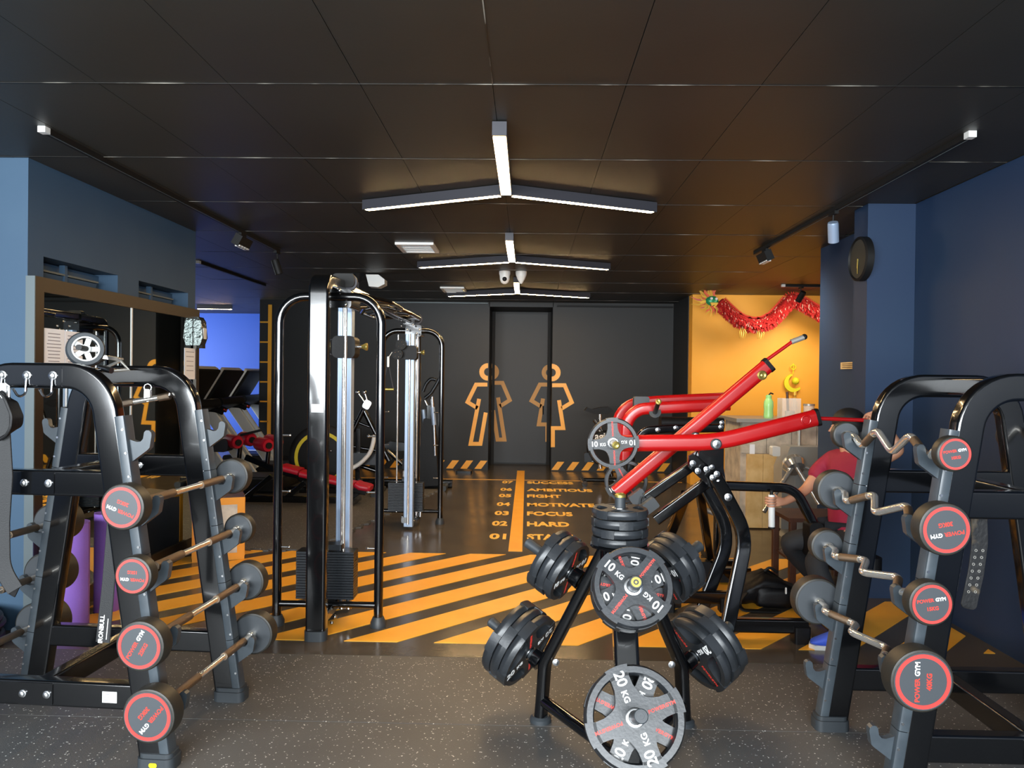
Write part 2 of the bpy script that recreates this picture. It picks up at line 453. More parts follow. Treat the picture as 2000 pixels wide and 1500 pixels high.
for x0, x1 in ((-4.7, -0.67), (0.43, 2.55)): g.box(((x0+x1)/2, YB + 0.55, CEIL/2), (x1-x0, 1.1, CEIL))
g.box((-0.12, YB + 0.55, 2.89), (1.12, 1.1, 0.08)); g.box((-0.12, YB + 1.1, CEIL/2), (1.14, 0.2, CEIL))
wall_back = struct('wall_back', g, M['black_wall'])
g = G(); g.box((-0.12, 14.08, 1.42), (1.0, 0.04, 2.78)); door = struct('door_1', g, M['black_door'])
g = G(); g.rbox((0.30, 14.045, 1.02), (0.025, 0.03, 0.16), 0.01); part('door_handle', g, M['black_matte'], door)
for x0, x1 in ((-0.66, -0.61), (0.37, 0.42)):
    g = G(); g.box(((x0+x1)/2, 14.07, 1.42), (x1-x0, 0.08, 2.84)); part('door_frame', g, M['black_matte'], door, smooth=False)
# hazard blocks along the foot of the back wall
g = G(); g.prism([(0, 0), (0.118, 0), (0.225, 0.145), (0.107, 0.145)], 0.004, XZ); sm = build_mesh('painted_block', g, M['orange'], False)
xs = [-0.905 - 0.247*i for i in range(15)] + [0.435 + 0.262*i for i in range(8)]
for x in xs:
    if x > -4.6: link('painted_block', sm, wall_back, Matrix.Translation((x, YB - 0.002, 0.02)))
g = G(); g.box((-1.55, YB - 0.02, 2.905), (1.7, 0.04, 0.016)); t_ = struct('trim_1', g, M['alu'])
g = G(); g.box((1.5, YB - 0.02, 2.87), (2.0, 0.04, 0.03)); t_ = struct('trim_2', g, M['black_matte'])
# orange height scale painted at the left end of the back wall
g = G(); a = at(527.7, 595, YB); b = at(525.5, 927, YB)
g.box((a.x, YB - 0.002, (a.z + b.z)/2), (0.066, 0.004, a.z - b.z)); part('painted_scale', g, M['orange'], wall_back, smooth=False)
for py in (629, 668, 707, 745.7, 784, 823, 862):
    g = G(); p = at(507.7, py, YB); q = at(523.5, py, YB); g.box(((p.x+q.x)/2, YB - 0.002, p.z), (q.x-p.x, 0.004, 0.024)); part('scale_mark', g, M['orange'], wall_back, smooth=False)
# cobalt wall of the treadmill bay
g = G(); g.box((-6.9, 16.15, CEIL/2), (4.6, 0.2, CEIL)); struct('wall_back_left', g, M['cobalt'])
g = G()
g.box((-9.1, 9.2, CEIL/2), (0.2, 4.6, CEIL)); g.box((-9.1, 15.7, CEIL/2), (0.2, 1.1, CEIL)); g.box((-9.1, 13.3, 0.2), (0.2, 3.7, 0.4)); g.box((-9.1, 13.3, 2.83), (0.2, 3.7, 0.2))
struct('wall_left_far', g, M['navy'])
g = G(); g.box((-9.1, 13.3, 1.56), (0.06, 0.06, 2.36)); g.box((-9.1, 11.5, 1.56), (0.06, 0.06, 2.36)); g.box((-9.1, 15.1, 1.56), (0.06, 0.06, 2.36)); struct('window_3', g, M['alu'])
# service block on the left with two high strip windows
g = G()
g.box((-6.1, 5.775, CEIL/2), (5.64, 2.35, CEIL))
X0, X1 = -3.28, -3.10; xm, xw = (X0+X1)/2, X1-X0
g.box((xm, 5.775, 1.03), (xw, 2.35, 2.06)); g.box((xm, 5.775, 2.6375), (xw, 2.35, 0.585))
for y0, y1 in ((4.6, 4.752), (5.624, 5.931), (6.80, 6.95)): g.box((xm, (y0+y1)/2, 2.2025), (xw, y1-y0, 0.285))
wall_left = struct('wall_left', g, M['slate'])
for i, (y0, y1) in enumerate(((4.752, 5.624), (5.931, 6.80))):
    L = y1 - y0
    g = G(); g.box((-3.255, (y0+y1)/2, 2.20), (0.02, L, 0.27)); w = struct('window_%d' % (i + 1), g, M['slate'])
    g = G(); g.box((-3.20, y0 + L*0.42, 2.20), (0.04, 0.03, 0.28)); part('mullion', g, M['slate'], w, smooth=False)
    for a, b in ((y0 + 0.005, y0 + L*0.42 - 0.02), (y0 + L*0.42 + 0.02, y0 + L*0.86)):
        g = G(); g.box((-3.19, (a+b)/2, 2.272), (0.03, b - a, 0.012)); part('louvre_edge', g, M['alu'], w, smooth=False)
        g = G(); g.box((-3.215, (a+b)/2, 2.18), (0.012, b - a, 0.17), Matrix.Rotation(0.25, 3, 'Y')); part('louvre', g, M['slate'], w, smooth=False)
for y_, z_ in ((-3.4, 2.06), (-3.375, 2.065), (-3.37, 2.2)):
    g = G(); g.ball((y_, 4.598, z_), 0.006, 8, 6); part('wall_plug', g, M['white_plastic'], wall_left)
# far left wall of the foreground and the glazed front behind the camera
g = G(); g.box((-6.1, 1.15, CEIL/2), (0.2, 6.9, CEIL)); struct('wall_left_front', g, M['navy'])
g = G(); g.box((-1.6, -2.25, 0.15), (9.2, 0.16, 0.3)); g.box((-1.6, -2.25, 0.68), (9.2, 0.16, 0.8)); g.box((-1.6, -2.25, 2.84), (9.2, 0.16, 0.2)); g.box((-5.75, -2.25, 1.5), (0.6, 0.16, 2.9)); g.box((2.55, -2.25, 1.5), (0.7, 0.16, 2.9))
struct('wall_front', g, M['black_wall'])
g = G()
for x in (-3.9, -2.4, -0.9, 0.6): g.box((x, -2.25, 1.91), (0.07, 0.1, 1.66))
struct('window_4', g, M['alu'])

# ================================================================== lamps and ceiling fittings
def y_lamp(name, label, J):
    t = thing(name, label, 'ceiling lamp', (J[0], J[1], 2.853), 'three branched strip lamps')
    for dx, dy, s in ((0.0, -1.27, 0.0), (-1.083, 0.49, 0.03), (1.10, 0.50, 0.03)):
        d = Vector((dx, dy, 0)).normalized(); a = d * s; e = Vector((dx, dy, 0)); w = 0.075 if dx == 0 else 0.05
        g = G(); g.sweep([a + Vector((0, 0, 0.037)), e + Vector((0, 0, 0.037))], rrect(w, 0.072)); part('housing', g, M['lamp_case'], t, False, smooth=False)
        g = G(); g.sweep([a + d*0.02, e - d*0.025], rrect(w - 0.008, 0.003, 0.0)); part('diffuser', g, M['warm_lamp'], t, False)
    return t
y_lamp('strip_lamp', 'nearest and largest three branched glowing strip lamp on black ceiling', (-0.16, 5.158))
y_lamp('strip_lamp', 'middle three branched glowing strip lamp, just before the ceiling cameras', (-0.18, 8.11))
y_lamp('strip_lamp', 'farthest three branched glowing strip lamp, close to the restroom wall', (-0.16, 11.1))
t = thing('strip_lamp', 'short single warm strip lamp above the treadmills by the blue wall', 'ceiling lamp', (-5.96, 14.2, 2.84))
g = G(); g.box((0, 0, 0.05), (0.66, 0.06, 0.07)); part('housing', g, M['lamp_case'], t, False, smooth=False)
g = G(); g.box((0, 0, 0.014), (0.64, 0.05, 0.004)); part('diffuser', g, M['warm_lamp'], t, False, smooth=False)

def track(label, a, b):
    a, b = Vector(a), Vector(b); t = thing('lighting_track', label, 'track', (a.x, a.y, CEIL - 0.03))
    d = b - a; u = d.normalized()
    g = G(); g.sweep([Vector((0, 0, 0.015)), d + Vector((0, 0, 0.015))], rrect(0.036, 0.03)); part('rail', g, M['black_matte'], t, False, smooth=False)
    g = G(); g.sweep([-u*0.045 + Vector((0, 0, 0.014)), Vector((0, 0, 0.014))], rrect(0.042, 0.034)); part('end_cap', g, M['white_plastic'], t, False, smooth=False)
    g = G(); s = u.cross(Vector((0, 0, 1)))*0.008
    g.sweep([s, d + s], rrect(0.004, 0.004)); part('contact_strip', g, M['alu'], t, False, smooth=False)
    return t
track('long black lighting track along the ceiling above the mirror side', (-2.63, 4.05, 0), (-2.63, 7.87, 0))
track('long black lighting track along the ceiling beside the clock pier', (2.32, 4.05, 0), (2.32, 7.78, 0))
track('black lighting track over the treadmill bay behind the mirror block', (-3.85, 8.73, 0), (-3.83, 10.87, 0))
track('short black lighting track above the yellow wall and dragon', (3.50, 10.36, 0), (4.6, 10.36, 0))
def spot(label, p, drop, tilt, head, box=False, aim=None, watts=0, m_=None):
    t = thing('track_spotlight', label, 'spotlight', (p[0], p[1], CEIL - 0.03))
    g = G(); g.box((0, 0, -0.012), (0.03, 0.12, 0.024)); part('adapter', g, M['black_matte'], t, False, smooth=False)
    if box:
        R = Matrix.Rotation(tilt, 3, 'Y')
        g = G(); g.box((0.0, 0, -0.075), (0.07, 0.26, 0.10), R); part('housing', g, M['black_matte'], t, False, smooth=False)
        g = G()
        for i in range(4): g.box((0.0 + 0.0, -0.09 + 0.06*i, -0.127), (0.045, 0.045, 0.012))
        part('lens', g, M['white_plastic'], t, False, smooth=False)
        d = Vector(head).normalized(); c = Vector((0, 0, -0.13))
    else:
        g = G(); g.tube([(0, 0, 0), (0, 0.012, -drop)], 0.008, 8); part('stem', g, M['black_matte'], t, False)
        d = Vector(head).normalized(); c = Vector((0, 0, -drop))
        g = G(); g.lathe([(0.001, -0.075), (0.036, -0.075), (0.04, -0.06), (0.04, 0.08), (0.034, 0.08), (0.03, 0.06), (0.001, 0.06)], c, d, 20); part('head', g, m_ or M['black_matte'], t, False)
    if watts:
        if True:
            l = bpy.data.lights.new('spot_lamp', 'SPOT'); l.energy = watts; l.color = (1.0, 0.88, 0.72); l.spot_size = 2.7; l.spot_blend = 1.0; l.shadow_soft_size = 0.3
            o = bpy.data.objects.new('spot_lamp', l); COL.objects.link(o); o.location = Vector(t.location) + c + d*0.1
            o.rotation_euler = d.to_track_quat('-Z', 'Y').to_euler()
spot('boxy track spotlight near the far end of the track above the mirror', (-2.63, 6.86), 0.1, 0.5, (0, 0, -1), True)
spot('small cylinder spotlight hanging at the far end of the mirror side track', (-2.63, 7.82), 0.16, 0, (0.3, 0.1, -1))
spot('silver cylinder spotlight hanging from the track by the clock', (2.32, 5.80), 0.15, 0, (0.25, 0.5, -1), m_=M['silver'])
spot('boxy track spotlight at the far end of the track by the clock', (2.32, 7.45), 0.1, -0.4, (0.28, 0.42, -0.8), True, watts=70)
spot('small black spotlight above the red dragon on the yellow wall', (3.72, 10.36), 0.13, 0, (-0.25, 0.62, -0.75), watts=55)
spot('small black spotlight farther along the track above the yellow wall', (4.45, 10.36), 0.13, 0, (-0.45, 0.62, -0.75), watts=55)

def vent(label, x0, x1, y0, y1):
    t = thing('ceiling_vent', label, 'vent', ((x0+x1)/2, (y0+y1)/2, CEIL))
    w, h = x1-x0, y1-y0
    g = G()
    for c, d in (((0, -h/2 + .02, -.012), (w, .04, .024)), ((0, h/2 - .02, -.012), (w, .04, .024)), ((-w/2 + .02, 0, -.012), (.04, h - .08, .024)), ((w/2 - .02, 0, -.012), (.04, h - .08, .024))): g.box(c, d)
    part('frame', g, M['white_plastic'], t, False, smooth=False)
    for i in range(7):
        g = G(); g.box((0, -h/2 + 0.07 + (h - 0.14)*i/6, -0.010), (w - 0.08, 0.045, 0.006), Matrix.Rotation(0.35, 3, 'X')); part('slat', g, M['white_plastic'], t, False, smooth=False)
vent('white square ceiling vent between the first and second strip lamps', -1.32, -0.94, 7.39, 7.89)
vent('white square ceiling vent beside the farthest strip lamp', -1.29, -0.94, 10.97, 11.54)
for x, lab, lens in ((-0.296, 'white dome camera with dark lens facing out, below the strip lamp', True), (-0.092, 'white wedge shaped camera turned away, right of the dome camera', False)):
    t = thing('ceiling_camera', lab, 'camera', (x, 9.34, CEIL))
    g = G(); g.lathe([(0.001, 0), (0.07, 0), (0.07, -0.03), (0.062, -0.06), (0.001, -0.06)], n=24); part('base', g, M['white_plastic'], t, False)
    g = G()
    if lens:
        g.lathe([(0.001, -0.055), (0.062, -0.055), (0.06, -0.1), (0.045, -0.14), (0.02, -0.158), (0.001, -0.16)], n=24); part('dome', g, M['white_plastic'], t, False)
        g = G(); g.ball((0, -0.045, -0.10), 0.03); part('lens', g, M['black_matte'], t, False)
    else:
        g.lathe([(0.001, -0.055), (0.062, -0.055), (0.05, -0.09), (0.015, -0.15), (0.001, -0.155)], n=20); part('dome', g, M['white_plastic'], t, False)
t = thing('ceiling_speaker', 'white angular speaker box on a black ceiling bracket above the cable tower', 'speaker', (-2.04, 9.68, CEIL))
g = G(); g.prism([(-0.10, 0.06), (0.06, 0.06), (0.14, 0.0), (0.14, -0.06), (0.06, -0.10), (-0.06, -0.09)], 0.18, Matrix.Translation((0.06, 0, -0.08)) @ XZ); part('cabinet', g, M['white_plastic'], t, False, smooth=False)
g = G(); g.lathe([(0.001, 0), (0.09, 0), (0.03, -0.11), (0.001, -0.11)], (-0.16, 0, 0), n=16); part('bracket', g, M['black_matte'], t, False)
g = G(); g.tube([(-0.16, 0, -0.1), (-0.16, 0, -0.3)], 0.012, 8); part('rod', g, M['lamp_case'], t, False)

# ================================================================== restroom pictograms (half on the wall, half on the recessed door)
def zpt(x, y, d): return at(850 + x/3.846, 560 + y/3.846, d)
def stroke(g, pts, d, w=0.068):
    P = [zpt(x, y, d) for x, y in pts]; g.sweep([Vector((p.x, d - 0.003, p.z)) for p in P], rrect(w, 0.006), up=(0, 1, 0))
def half_ring(g, c, r0, r1, d, a0, a1):
    p = zpt(*c, d); n = 12; k = d / (3.846 * FPX)
    o = [(r1*k*math.cos(a0 + (a1-a0)*i/n), r1*k*math.sin(a0 + (a1-a0)*i/n)) for i in range(n+1)]
    o += [(r0*k*math.cos(a1 + (a0-a1)*i/n), r0*k*math.sin(a1 + (a0-a1)*i/n)) for i in range(n+1)]
    g.prism(o, 0.006, Matrix.Translation((p.x, d - 0.003, p.z)) @ XZ)
def pictogram(name, label, wall_s, door_s, wall_head, door_head):
    t = thing(name, label, 'sign', (zpt(*wall_head[0], YB).x, YB, 1.1))
    D = 14.06; k = 1
    g = G()
    for s in wall_s: stroke(g, s, YB)
    half_ring(g, wall_head[0], 30, 66, YB, *wall_head[1]); part('wall_half', g, M['orange'], t, smooth=False)
    g = G()
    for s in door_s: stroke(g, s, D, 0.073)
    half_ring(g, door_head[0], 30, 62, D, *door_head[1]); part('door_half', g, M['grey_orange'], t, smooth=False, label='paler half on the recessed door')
pictogram('male_sign', 'large orange outline of a man at the restroom doorway',
    [[(392, 735), (307, 735), (243, 866), (318, 912)], [(330, 842), (266, 1180), (340, 1180), (380, 945)]],
    [[(425, 722), (505, 722), (560, 852), (486, 898)], [(472, 832), (520, 1148), (468, 1148), (436, 928)]],
    ((397, 640), (PI/2, 3*PI/2)), ((418, 640), (-PI/2, PI/2)))
pictogram('female_sign', 'large orange outline of a woman in a dress at the restroom doorway',
    [[(878, 740), (972, 740), (1026, 868), (950, 915)], [(930, 852), (962, 1062), (884, 1062), (884, 1205)]],
    [[(860, 735), (786, 735), (724, 856), (796, 900)], [(810, 840), (778, 1034), (842, 1034), (842, 1165)]],
    ((876, 645), (-PI/2, PI/2)), ((862, 645), (PI/2, 3*PI/2)))

# ================================================================== clock, wall plate
t = thing('wall_clock', 'round black wall clock on the blue pier', 'clock', (2.51, 5.62, 0))
zc = at(1672, 503, 5.62).z; t.location = (2.51, 5.715, zc)
g = G(); g.lathe([(0.001, 0), (0.165, 0), (0.165, 0.05), (0.15, 0.06), (0.145, 0.045), (0.001, 0.045)], (0, -0.03, 0), (-1, 0, 0), 36); part('case', g, M['black_matte'], t, False)
g = G(); g.lathe([(0.001, 0.046), (0.143, 0.046), (0.143, 0.048), (0.001, 0.048)], (0, -0.03, 0), (-1, 0, 0), 36); part('dial', g, mat('dark_dial', '22231d', 0.6), t, False)
for a, L in ((PI, 0.11), (PI*0.98, 0.07)):
    g = G(); g.sweep([(-0.052, -0.03, 0), (-0.052, -0.03 + L*math.sin(a), L*math.cos(a))], rrect(0.008, 0.003)); part('hand', g, M['brass'], t, False, smooth=False)
p = at(1648, 712, 6.3)
t = thing('wall_plate', 'small pale wooden nameplate on the dark blue recess wall', 'sign', (2.895, 6.35, 1.6 + (745-712)/FPX*6.9))
t.location.y = 6.85
g = G(); g.box((0, 0, 0), (0.012, 0.32, 0.062)); part('board', g, M['oak'], t, False, smooth=False)
g = G()
for i in range(3): g.box((-0.007, 0, -0.016 + 0.016*i), (0.003, 0.24, 0.005))
part('print_lines', g, M['dark_wood'], t, False, smooth=False)

# ================================================================== mirror and what is stuck to it
MX = -3.05
t = thing('wall_mirror', 'large brown framed mirror leaning along the blue side wall', 'mirror', (MX, 5.75, 0.0))
for nm, c, d in (('top_rail', (MX - 0.02, 5.75, 2.155), (0.06, 2.32, 0.09)), ('bottom_rail', (MX - 0.02, 5.75, 0.06), (0.06, 2.32, 0.12)),
                 ('stile', (MX - 0.02, 4.63, 1.115), (0.06, 0.08, 1.99)), ('stile', (MX - 0.02, 6.88, 1.115), (0.06, 0.06, 1.99))):
    g = G(); g.box(c, d); part(nm, g, M['brown_frame'], t, smooth=False)
g = G(); g.box((MX - 0.02, 4.585, 1.1), (0.058, 0.008, 2.2)); part('edge_trim', g, M['alu'], t, smooth=False, label='grey metal edge')
for a, b in ((4.67, 5.735), (5.747, 6.85)):
    g = G(); g.box((MX - 0.01, (a+b)/2, 1.115), (0.012, b - a, 1.99)); part('pane', g, M['mirror'], t, smooth=False)
g = G(); g.box((MX - 0.005, 5.741, 1.115), (0.012, 0.016, 1.99)); part('seam_strip', g, M['white_plastic'], t, smooth=False)
def sheet(label, y0, y1, z0, z1, n):
    t = thing('paper_notice', label, 'notice', (MX - 0.002, (y0+y1)/2, (z0+z1)/2))
    g = G(); g.box((0, 0, 0), (0.003, y1-y0, z1-z0)); part('sheet', g, M['paper'], t, False, smooth=False)
    g = G(); H_ = z1 - z0
    for i in range(n):
        w = (y1-y0) * random.uniform(0.5, 0.8); g.box((0.002, -(y1-y0)*0.03, H_*0.38 - i*H_*0.75/n), (0.001, w, H_*0.02))
    part('print_lines', g, M['ink'], t, False, smooth=False)
sheet('white printed sheet at the near end of the mirror', 4.69, 4.90, 1.62, 1.885, 9)
sheet('white printed sheet second from the near end of the mirror', 4.905, 5.10, 1.62, 1.88, 9)
sheet('white printed sheet at the far end of the mirror under the dispenser', 6.64, 6.86, 1.56, 1.84, 5)
t = thing('soap_dispenser', 'clear and silver dispenser fixed to the far end of the mirror', 'dispenser', (MX, 6.86, 1.89))
g = G(); g.prism([(0, -0.02), (0.06, -0.02), (0.085, 0.05), (0.07, 0.2), (0.045, 0.24), (0, 0.24)], 0.11, XZ); part('body', g, M['gold_glass'], t, False)
g = G(); g.box((0.05, 0, -0.03), (0.05, 0.06, 0.03)); part('nozzle', g, M['black_matte'], t, False, smooth=False)
g = G(); g.rbox((0.08, 0, 0.09), (0.012, 0.06, 0.1), 0.01, axis=0); part('window', g, M['white_plastic'], t, False)
S_CLOCK = None
# ================================================================== barbell racks
HOOKZ = (1.33, 1.066, 0.80, 0.535, 0.27)
LEAN = 0.15
def half(z): return 0.37 + LEAN * (1.43 - z)
_hook = None
def rack(label, loc, rz, zb, near_hooks=False):
    global _hook
    t = thing('barbell_rack', label, 'barbell rack', loc, 'barbell racks', (0, 0, rz))
    zc = 1.59
    def cx(z): return half(z) - 0.05 - 0.034
    for y in (-0.325, 0.325):
        P = fillet([(-cx(0.04), y, 0.04), (-cx(zc), y, zc), (cx(zc), y, zc), (cx(0.04), y, 0.04)], 0.17, 9)
        g = G(); g.sweep(P, rrect(0.104, 0.066, 0.013, 3), up=(0, 1, 0)); part('end_frame', g, M['frame'], t, False)
        for z0, nm in ((1.15, 'middle_beam'), (zb, 'bottom_beam')):
            L = 2*(cx(z0) - 0.03); g = G(); g.rbox((0, y, z0), (L, 0.062, 0.105), 0.01, axis=0); part(nm, g, M['frame'], t, False)
            g = G(); g.rbox((0, y - 0.033, z0), (0.15, 0.004, 0.09), 0.006, axis=1); part('joint_plate', g, M['frame'], t, False)
            for bx in (-0.052, 0.052):
                link('bolt', BOLT, t, Matrix.Translation((bx, y - 0.035, z0)) @ XZ)
        for s in (-1, 1):
            zs = [0.055, 0.30, 0.58, 0.86, 1.13, 1.43]
            g = G()
            for a, b in zip(zs, zs[1:]):
                a2, b2 = a + 0.0015, b - 0.0015
                g.sweep([(s*(half(a2) - 0.024), y, a2), (s*(half(b2) - 0.024), y, b2)], rrect(0.046, 0.07, 0.012, 2), up=(0, 1, 0))
            r = part('rail', g, M['rail'], t, False)
            g = G()
            for i in range(14):
                z = 0.14 + i*0.095; g.cyl((s*(half(z) - 0.012), y + (0.034 if s else 0), z), (s*(half(z) - 0.012), y - 0.037, z), 0.0055, n=8)
            part('rail_screws', g, M['steel'], r, False)['kind'] = 'stuff'
            for z in HOOKZ:
                o = link('hook', HOOK, t, Matrix.Translation((s*half(z), y, z)) @ (Matrix.Identity(4) if s > 0 else Matrix.Rotation(PI, 4, 'Z')))
            xf = s*(cx(0) + 0.015)
            g = G(); g.rbox((xf, y, 0.024), (0.155, 0.10, 0.048), 0.03, axis=2); g.rbox((xf, y, 0.056), (0.14, 0.085, 0.02), 0.025, axis=2)
            f = part('foot_pad', g, M['pad_grey'], t, False)
            if y < 0 and s > 0 and near_hooks:
                g = G(); g.rbox((xf, y - 0.0515, 0.026), (0.034, 0.002, 0.018), 0.008, axis=1); part('yellow_sticker', g, M['yellow_rim'], f, False)
    for z0 in (1.15, zb):
        g = G(); g.rbox((0, 0, z0), (0.062, 0.59, 0.09), 0.01, axis=1); part('long_beam', g, M['frame'], t, False)
    g = G(); g.rbox((0, 0, zc), (0.062, 0.59, 0.075), 0.01, axis=1); part('top_beam', g, M['frame'], t, False)
    return t
g = G(); g.lathe([(0.001, 0), (0.016, 0), (0.016, 0.004), (0.011, 0.005), (0.011, 0.012), (0.005, 0.014), (0.001, 0.014)], n=12); BOLT = build_mesh('bolt', g, M['steel'])
g = G(); g.prism([(-0.004, 0.004), (0.03, -0.006), (0.046, -0.004), (0.056, 0.008), (0.06, 0.034), (0.068, 0.042), (0.08, 0.042), (0.09, 0.034), (0.092, 0.022), (0.084, -0.028), (0.075, -0.038), (0.012, -0.085), (-0.004, -0.09)], 0.028, XZ)
HOOK = build_mesh('hook', g, M['rail'])
RL = Vector((-1.98, 3.395, 0)); RLZ = -0.061
rack_l = rack('black A frame barbell rack holding straight bars, mirror side', RL, RLZ, 0.285, True)
RR = Vector((1.937, 3.185, 0)); RRZ = 0.0
rack_r = rack('black A frame barbell rack holding bent curl bars, right blue wall side', RR, RRZ, 0.235)
# sticker and steel coat hooks of the left rack
g = G(); g.box((0.32, -0.3585, 0.285), (0.062, 0.002, 0.045)); st = part('label_sticker', g, M['white_plastic'], rack_l, False, smooth=False, label='small white label')
g = G()
for i in range(3): g.box((0.308, -0.3605, 0.297 - 0.012*i), (0.022, 0.001, 0.003))
part('print_lines', g, M['ink'], st, False, smooth=False)
for x in (-0.152, -0.045, 0.067):
    o = link('bolt', BOLT, rack_l, Matrix.Translation((x, -0.358, 1.59)) @ XZ @ Matrix.Scale(1.15, 4))
    g = G(); g.tube(fillet([(x, -0.366, 1.585), (x, -0.366, 1.515), (x - 0.006, -0.40, 1.50), (x - 0.012, -0.42, 1.535)], 0.02, 4), 0.005, 8); part('coat_hook', g, M['steel'], rack_l, False)
g = G(); g.rbox((-0.06, -0.3585, 1.59), (0.33, 0.002, 0.07), 0.008, axis=1); part('hook_plate', g, M['frame'], rack_l, False)

# ================================================================== fixed barbells
def head(t, zin, sgn, R, L, kg, ang, lettered):
    zo = zin + sgn*L
    b = min(0.012, R*0.15)
    g = G(); g.lathe([(0.001, zin), (R - b, zin), (R - 0.003, zin + sgn*0.004), (R, zin + sgn*b), (R, zo - sgn*b), (R - 0.003, zo - sgn*0.004), (R - b, zo), (0.001, zo)], n=40)
    h = part('weight_head', g, M['head_side'], t, False)
    for zf, sg, nm in ((zin, -sgn, 'inner_cap'), (zo, sgn, 'outer_cap')):
        g = G(); g.lathe([(0.001, zf - sg*0.002), (R - b, zf - sg*0.002), (R - b*0.9, zf + sg*0.0015), (0.001, zf + sg*0.0015)], n=40); part(nm, g, M['head_face'], h, False, label='grey end cap')
    g = G(); g.lathe([(R*0.74, zo + sgn*0.001), (R*0.86, zo + sgn*0.001), (R*0.86, zo + sgn*0.0028), (R*0.74, zo + sgn*0.0028)], n=40, closed=True); part('red_ring', g, M['red_ring'], h, False, label='red printed ring')
    if lettered:
        F = frame_mx((0, 0, zo + sgn*0.0018), (0, 0, sgn), (1, 0, 0)) @ Matrix.Rotation(ang, 4, 'Z')
        s = R * 0.215
        text('lettering', 'POWER', s, M['red_print'], h, F @ Matrix.Translation((R*0.10, R*0.17, 0)), s*0.02, align='RIGHT')
        text('lettering', 'GYM', s, M['white_print'], h, F @ Matrix.Translation((R*0.17, R*0.17, 0)), s*0.03, align='LEFT')
        text('lettering', kg, s*1.05, M['red_print'], h, F @ Matrix.Translation((0, -R*0.2, 0)), s*0.03)
    g = G(); g.lathe([(0.001, zin), (0.022, zin), (0.022, zin - sgn*0.02), (0.015, zin - sgn*0.03), (0.001, zin - sgn*0.03)], n=18); part('collar', g, M['chrome'], t, False)
# bar local axis +Z points away from the camera (near head at -Z), local X = world right
def barbell(name, label, group, A, B, R, L, kg, ang, ez=None, lettered=True, cat='barbell'):
    A, B = Vector(A), Vector(B); c = (A + B) / 2; z = (B - A).normalized()
    x = Vector((1, 0, 0)); x = (x - z*x.dot(z)).normalized(); y = z.cross(x)
    mx = Matrix((x, y, z)).transposed().to_4x4(); mx.translation = c
    t = thing(name, label, cat, c, group); t.rotation_euler = mx.to_euler()
    h = (B - A).length / 2
    if ez is None:
        g = G(); g.cyl((0, 0, -h), (0, 0, h), 0.0135, n=16); part('bar', g, M['chrome'], t, False)
        for s in (-1, 1):
            g = G(); g.cyl((0, 0, s*0.12), (0, 0, s*(h - 0.10)), 0.0178, n=16); part('grip', g, M['knurl'], t, False)
    else:
        ux, uy = math.cos(ez), math.sin(ez)
        W = [(-1, 0), (-0.80, 0), (-0.70, 0.035), (-0.38, -0.045), (-0.04, 0.04), (0.28, -0.045), (0.62, 0.04), (0.80, 0), (1, 0)]
        P = [Vector((o*ux, o*uy, k*h)) for k, o in W]
        g = G(); g.tube(fillet(P, 0.05, 5), 0.0155, 14, up=(-uy, ux, 0)); part('bent_bar', g, M['chrome'], t, False)
        for a, b in ((2, 3), (5, 6)):
            p, q = P[a], P[b]; g = G(); g.tube([p.lerp(q, 0.22), p.lerp(q, 0.8)], 0.0172, 14, up=(-uy, ux, 0)); part('grip', g, M['knurl'], t, False)
    head(t, -h, -1, R, L, kg, ang, lettered); head(t, h, 1, R, L, kg, 0.0, False)
    return t
def rot2(v, a): return Vector((v.x*math.cos(a) - v.y*math.sin(a), v.x*math.sin(a) + v.y*math.cos(a), v.z))
SL = 'fixed barbells on the mirror side rack'; SR = 'curl bars on the blue wall side rack'
def onrack(c, rz, s, z, y): return c + rot2(Vector((s*(half(z) + 0.036), y, z + 0.022)), rz)
AN = lambda d: math.radians(d)
# the text angle is measured in the cap's own plane as seen from in front of it
for z, R, kg, a, lab in ((1.066, 0.090, '20KG', 160, 'straight fixed barbell on the highest filled hooks, print upside down'),
                         (0.80, 0.076, '15KG', 178, 'smallest headed straight fixed barbell, second from top on the mirror side rack'),
                         (0.535, 0.098, '25KG', 60, 'straight fixed barbell third from top, print slanting steeply upward'),
                         (0.27, 0.106, '30KG', 230, 'largest straight fixed barbell on the lowest hooks of the mirror side rack')):
    barbell('fixed_barbell', lab, SL, onrack(RL, RLZ, 1, z, -0.445), onrack(RL, RLZ, 1, z, 0.41), R, 0.75*R, kg, AN(a))
for z, R, kg, a, ez, lab in ((1.33, 0.064, '10KG', 9, 1.57, 'smallest curl bar on the topmost hooks of the right rack'),
                             (1.066, 0.094, '30KG', 190, 2.4, 'large headed curl bar second from top, print upside down'),
                             (0.80, 0.080, '15KG', 8, 2.9, 'medium curl bar third from top on the right rack'),
                             (0.535, 0.112, '40KG', 90, 3.3, 'biggest curl bar on the right rack marked 40KG, fourth from top')):
    barbell('curl_bar', lab, SR, onrack(RR, RRZ, -1, z, -0.445), onrack(RR, RRZ, -1, z, 0.41), R, 0.75*R, kg, AN(a), ez, cat='barbell')
for z, R, lab in ((0.80, 0.10, 'straight barbell on the far side of the mirror side rack, upper of three'), (0.535, 0.11, 'straight barbell on the far side of the mirror side rack, middle of three'), (0.27, 0.115, 'straight barbell on the far side of the mirror side rack, lowest of three')):
    barbell('fixed_barbell', lab, SL, onrack(RL, RLZ, -1, z, -0.40), onrack(RL, RLZ, -1, z, 0.41), R, 0.135, '35KG', 0, None, False)
barbell('curl_bar', 'curl bar on the wall side of the right rack, cut by the picture edge', SR, onrack(RR, RRZ, 1, 1.33, -0.39), onrack(RR, RRZ, 1, 1.33, 0.41), 0.07, 0.135, '20KG', 0, 1.6, False, cat='barbell')

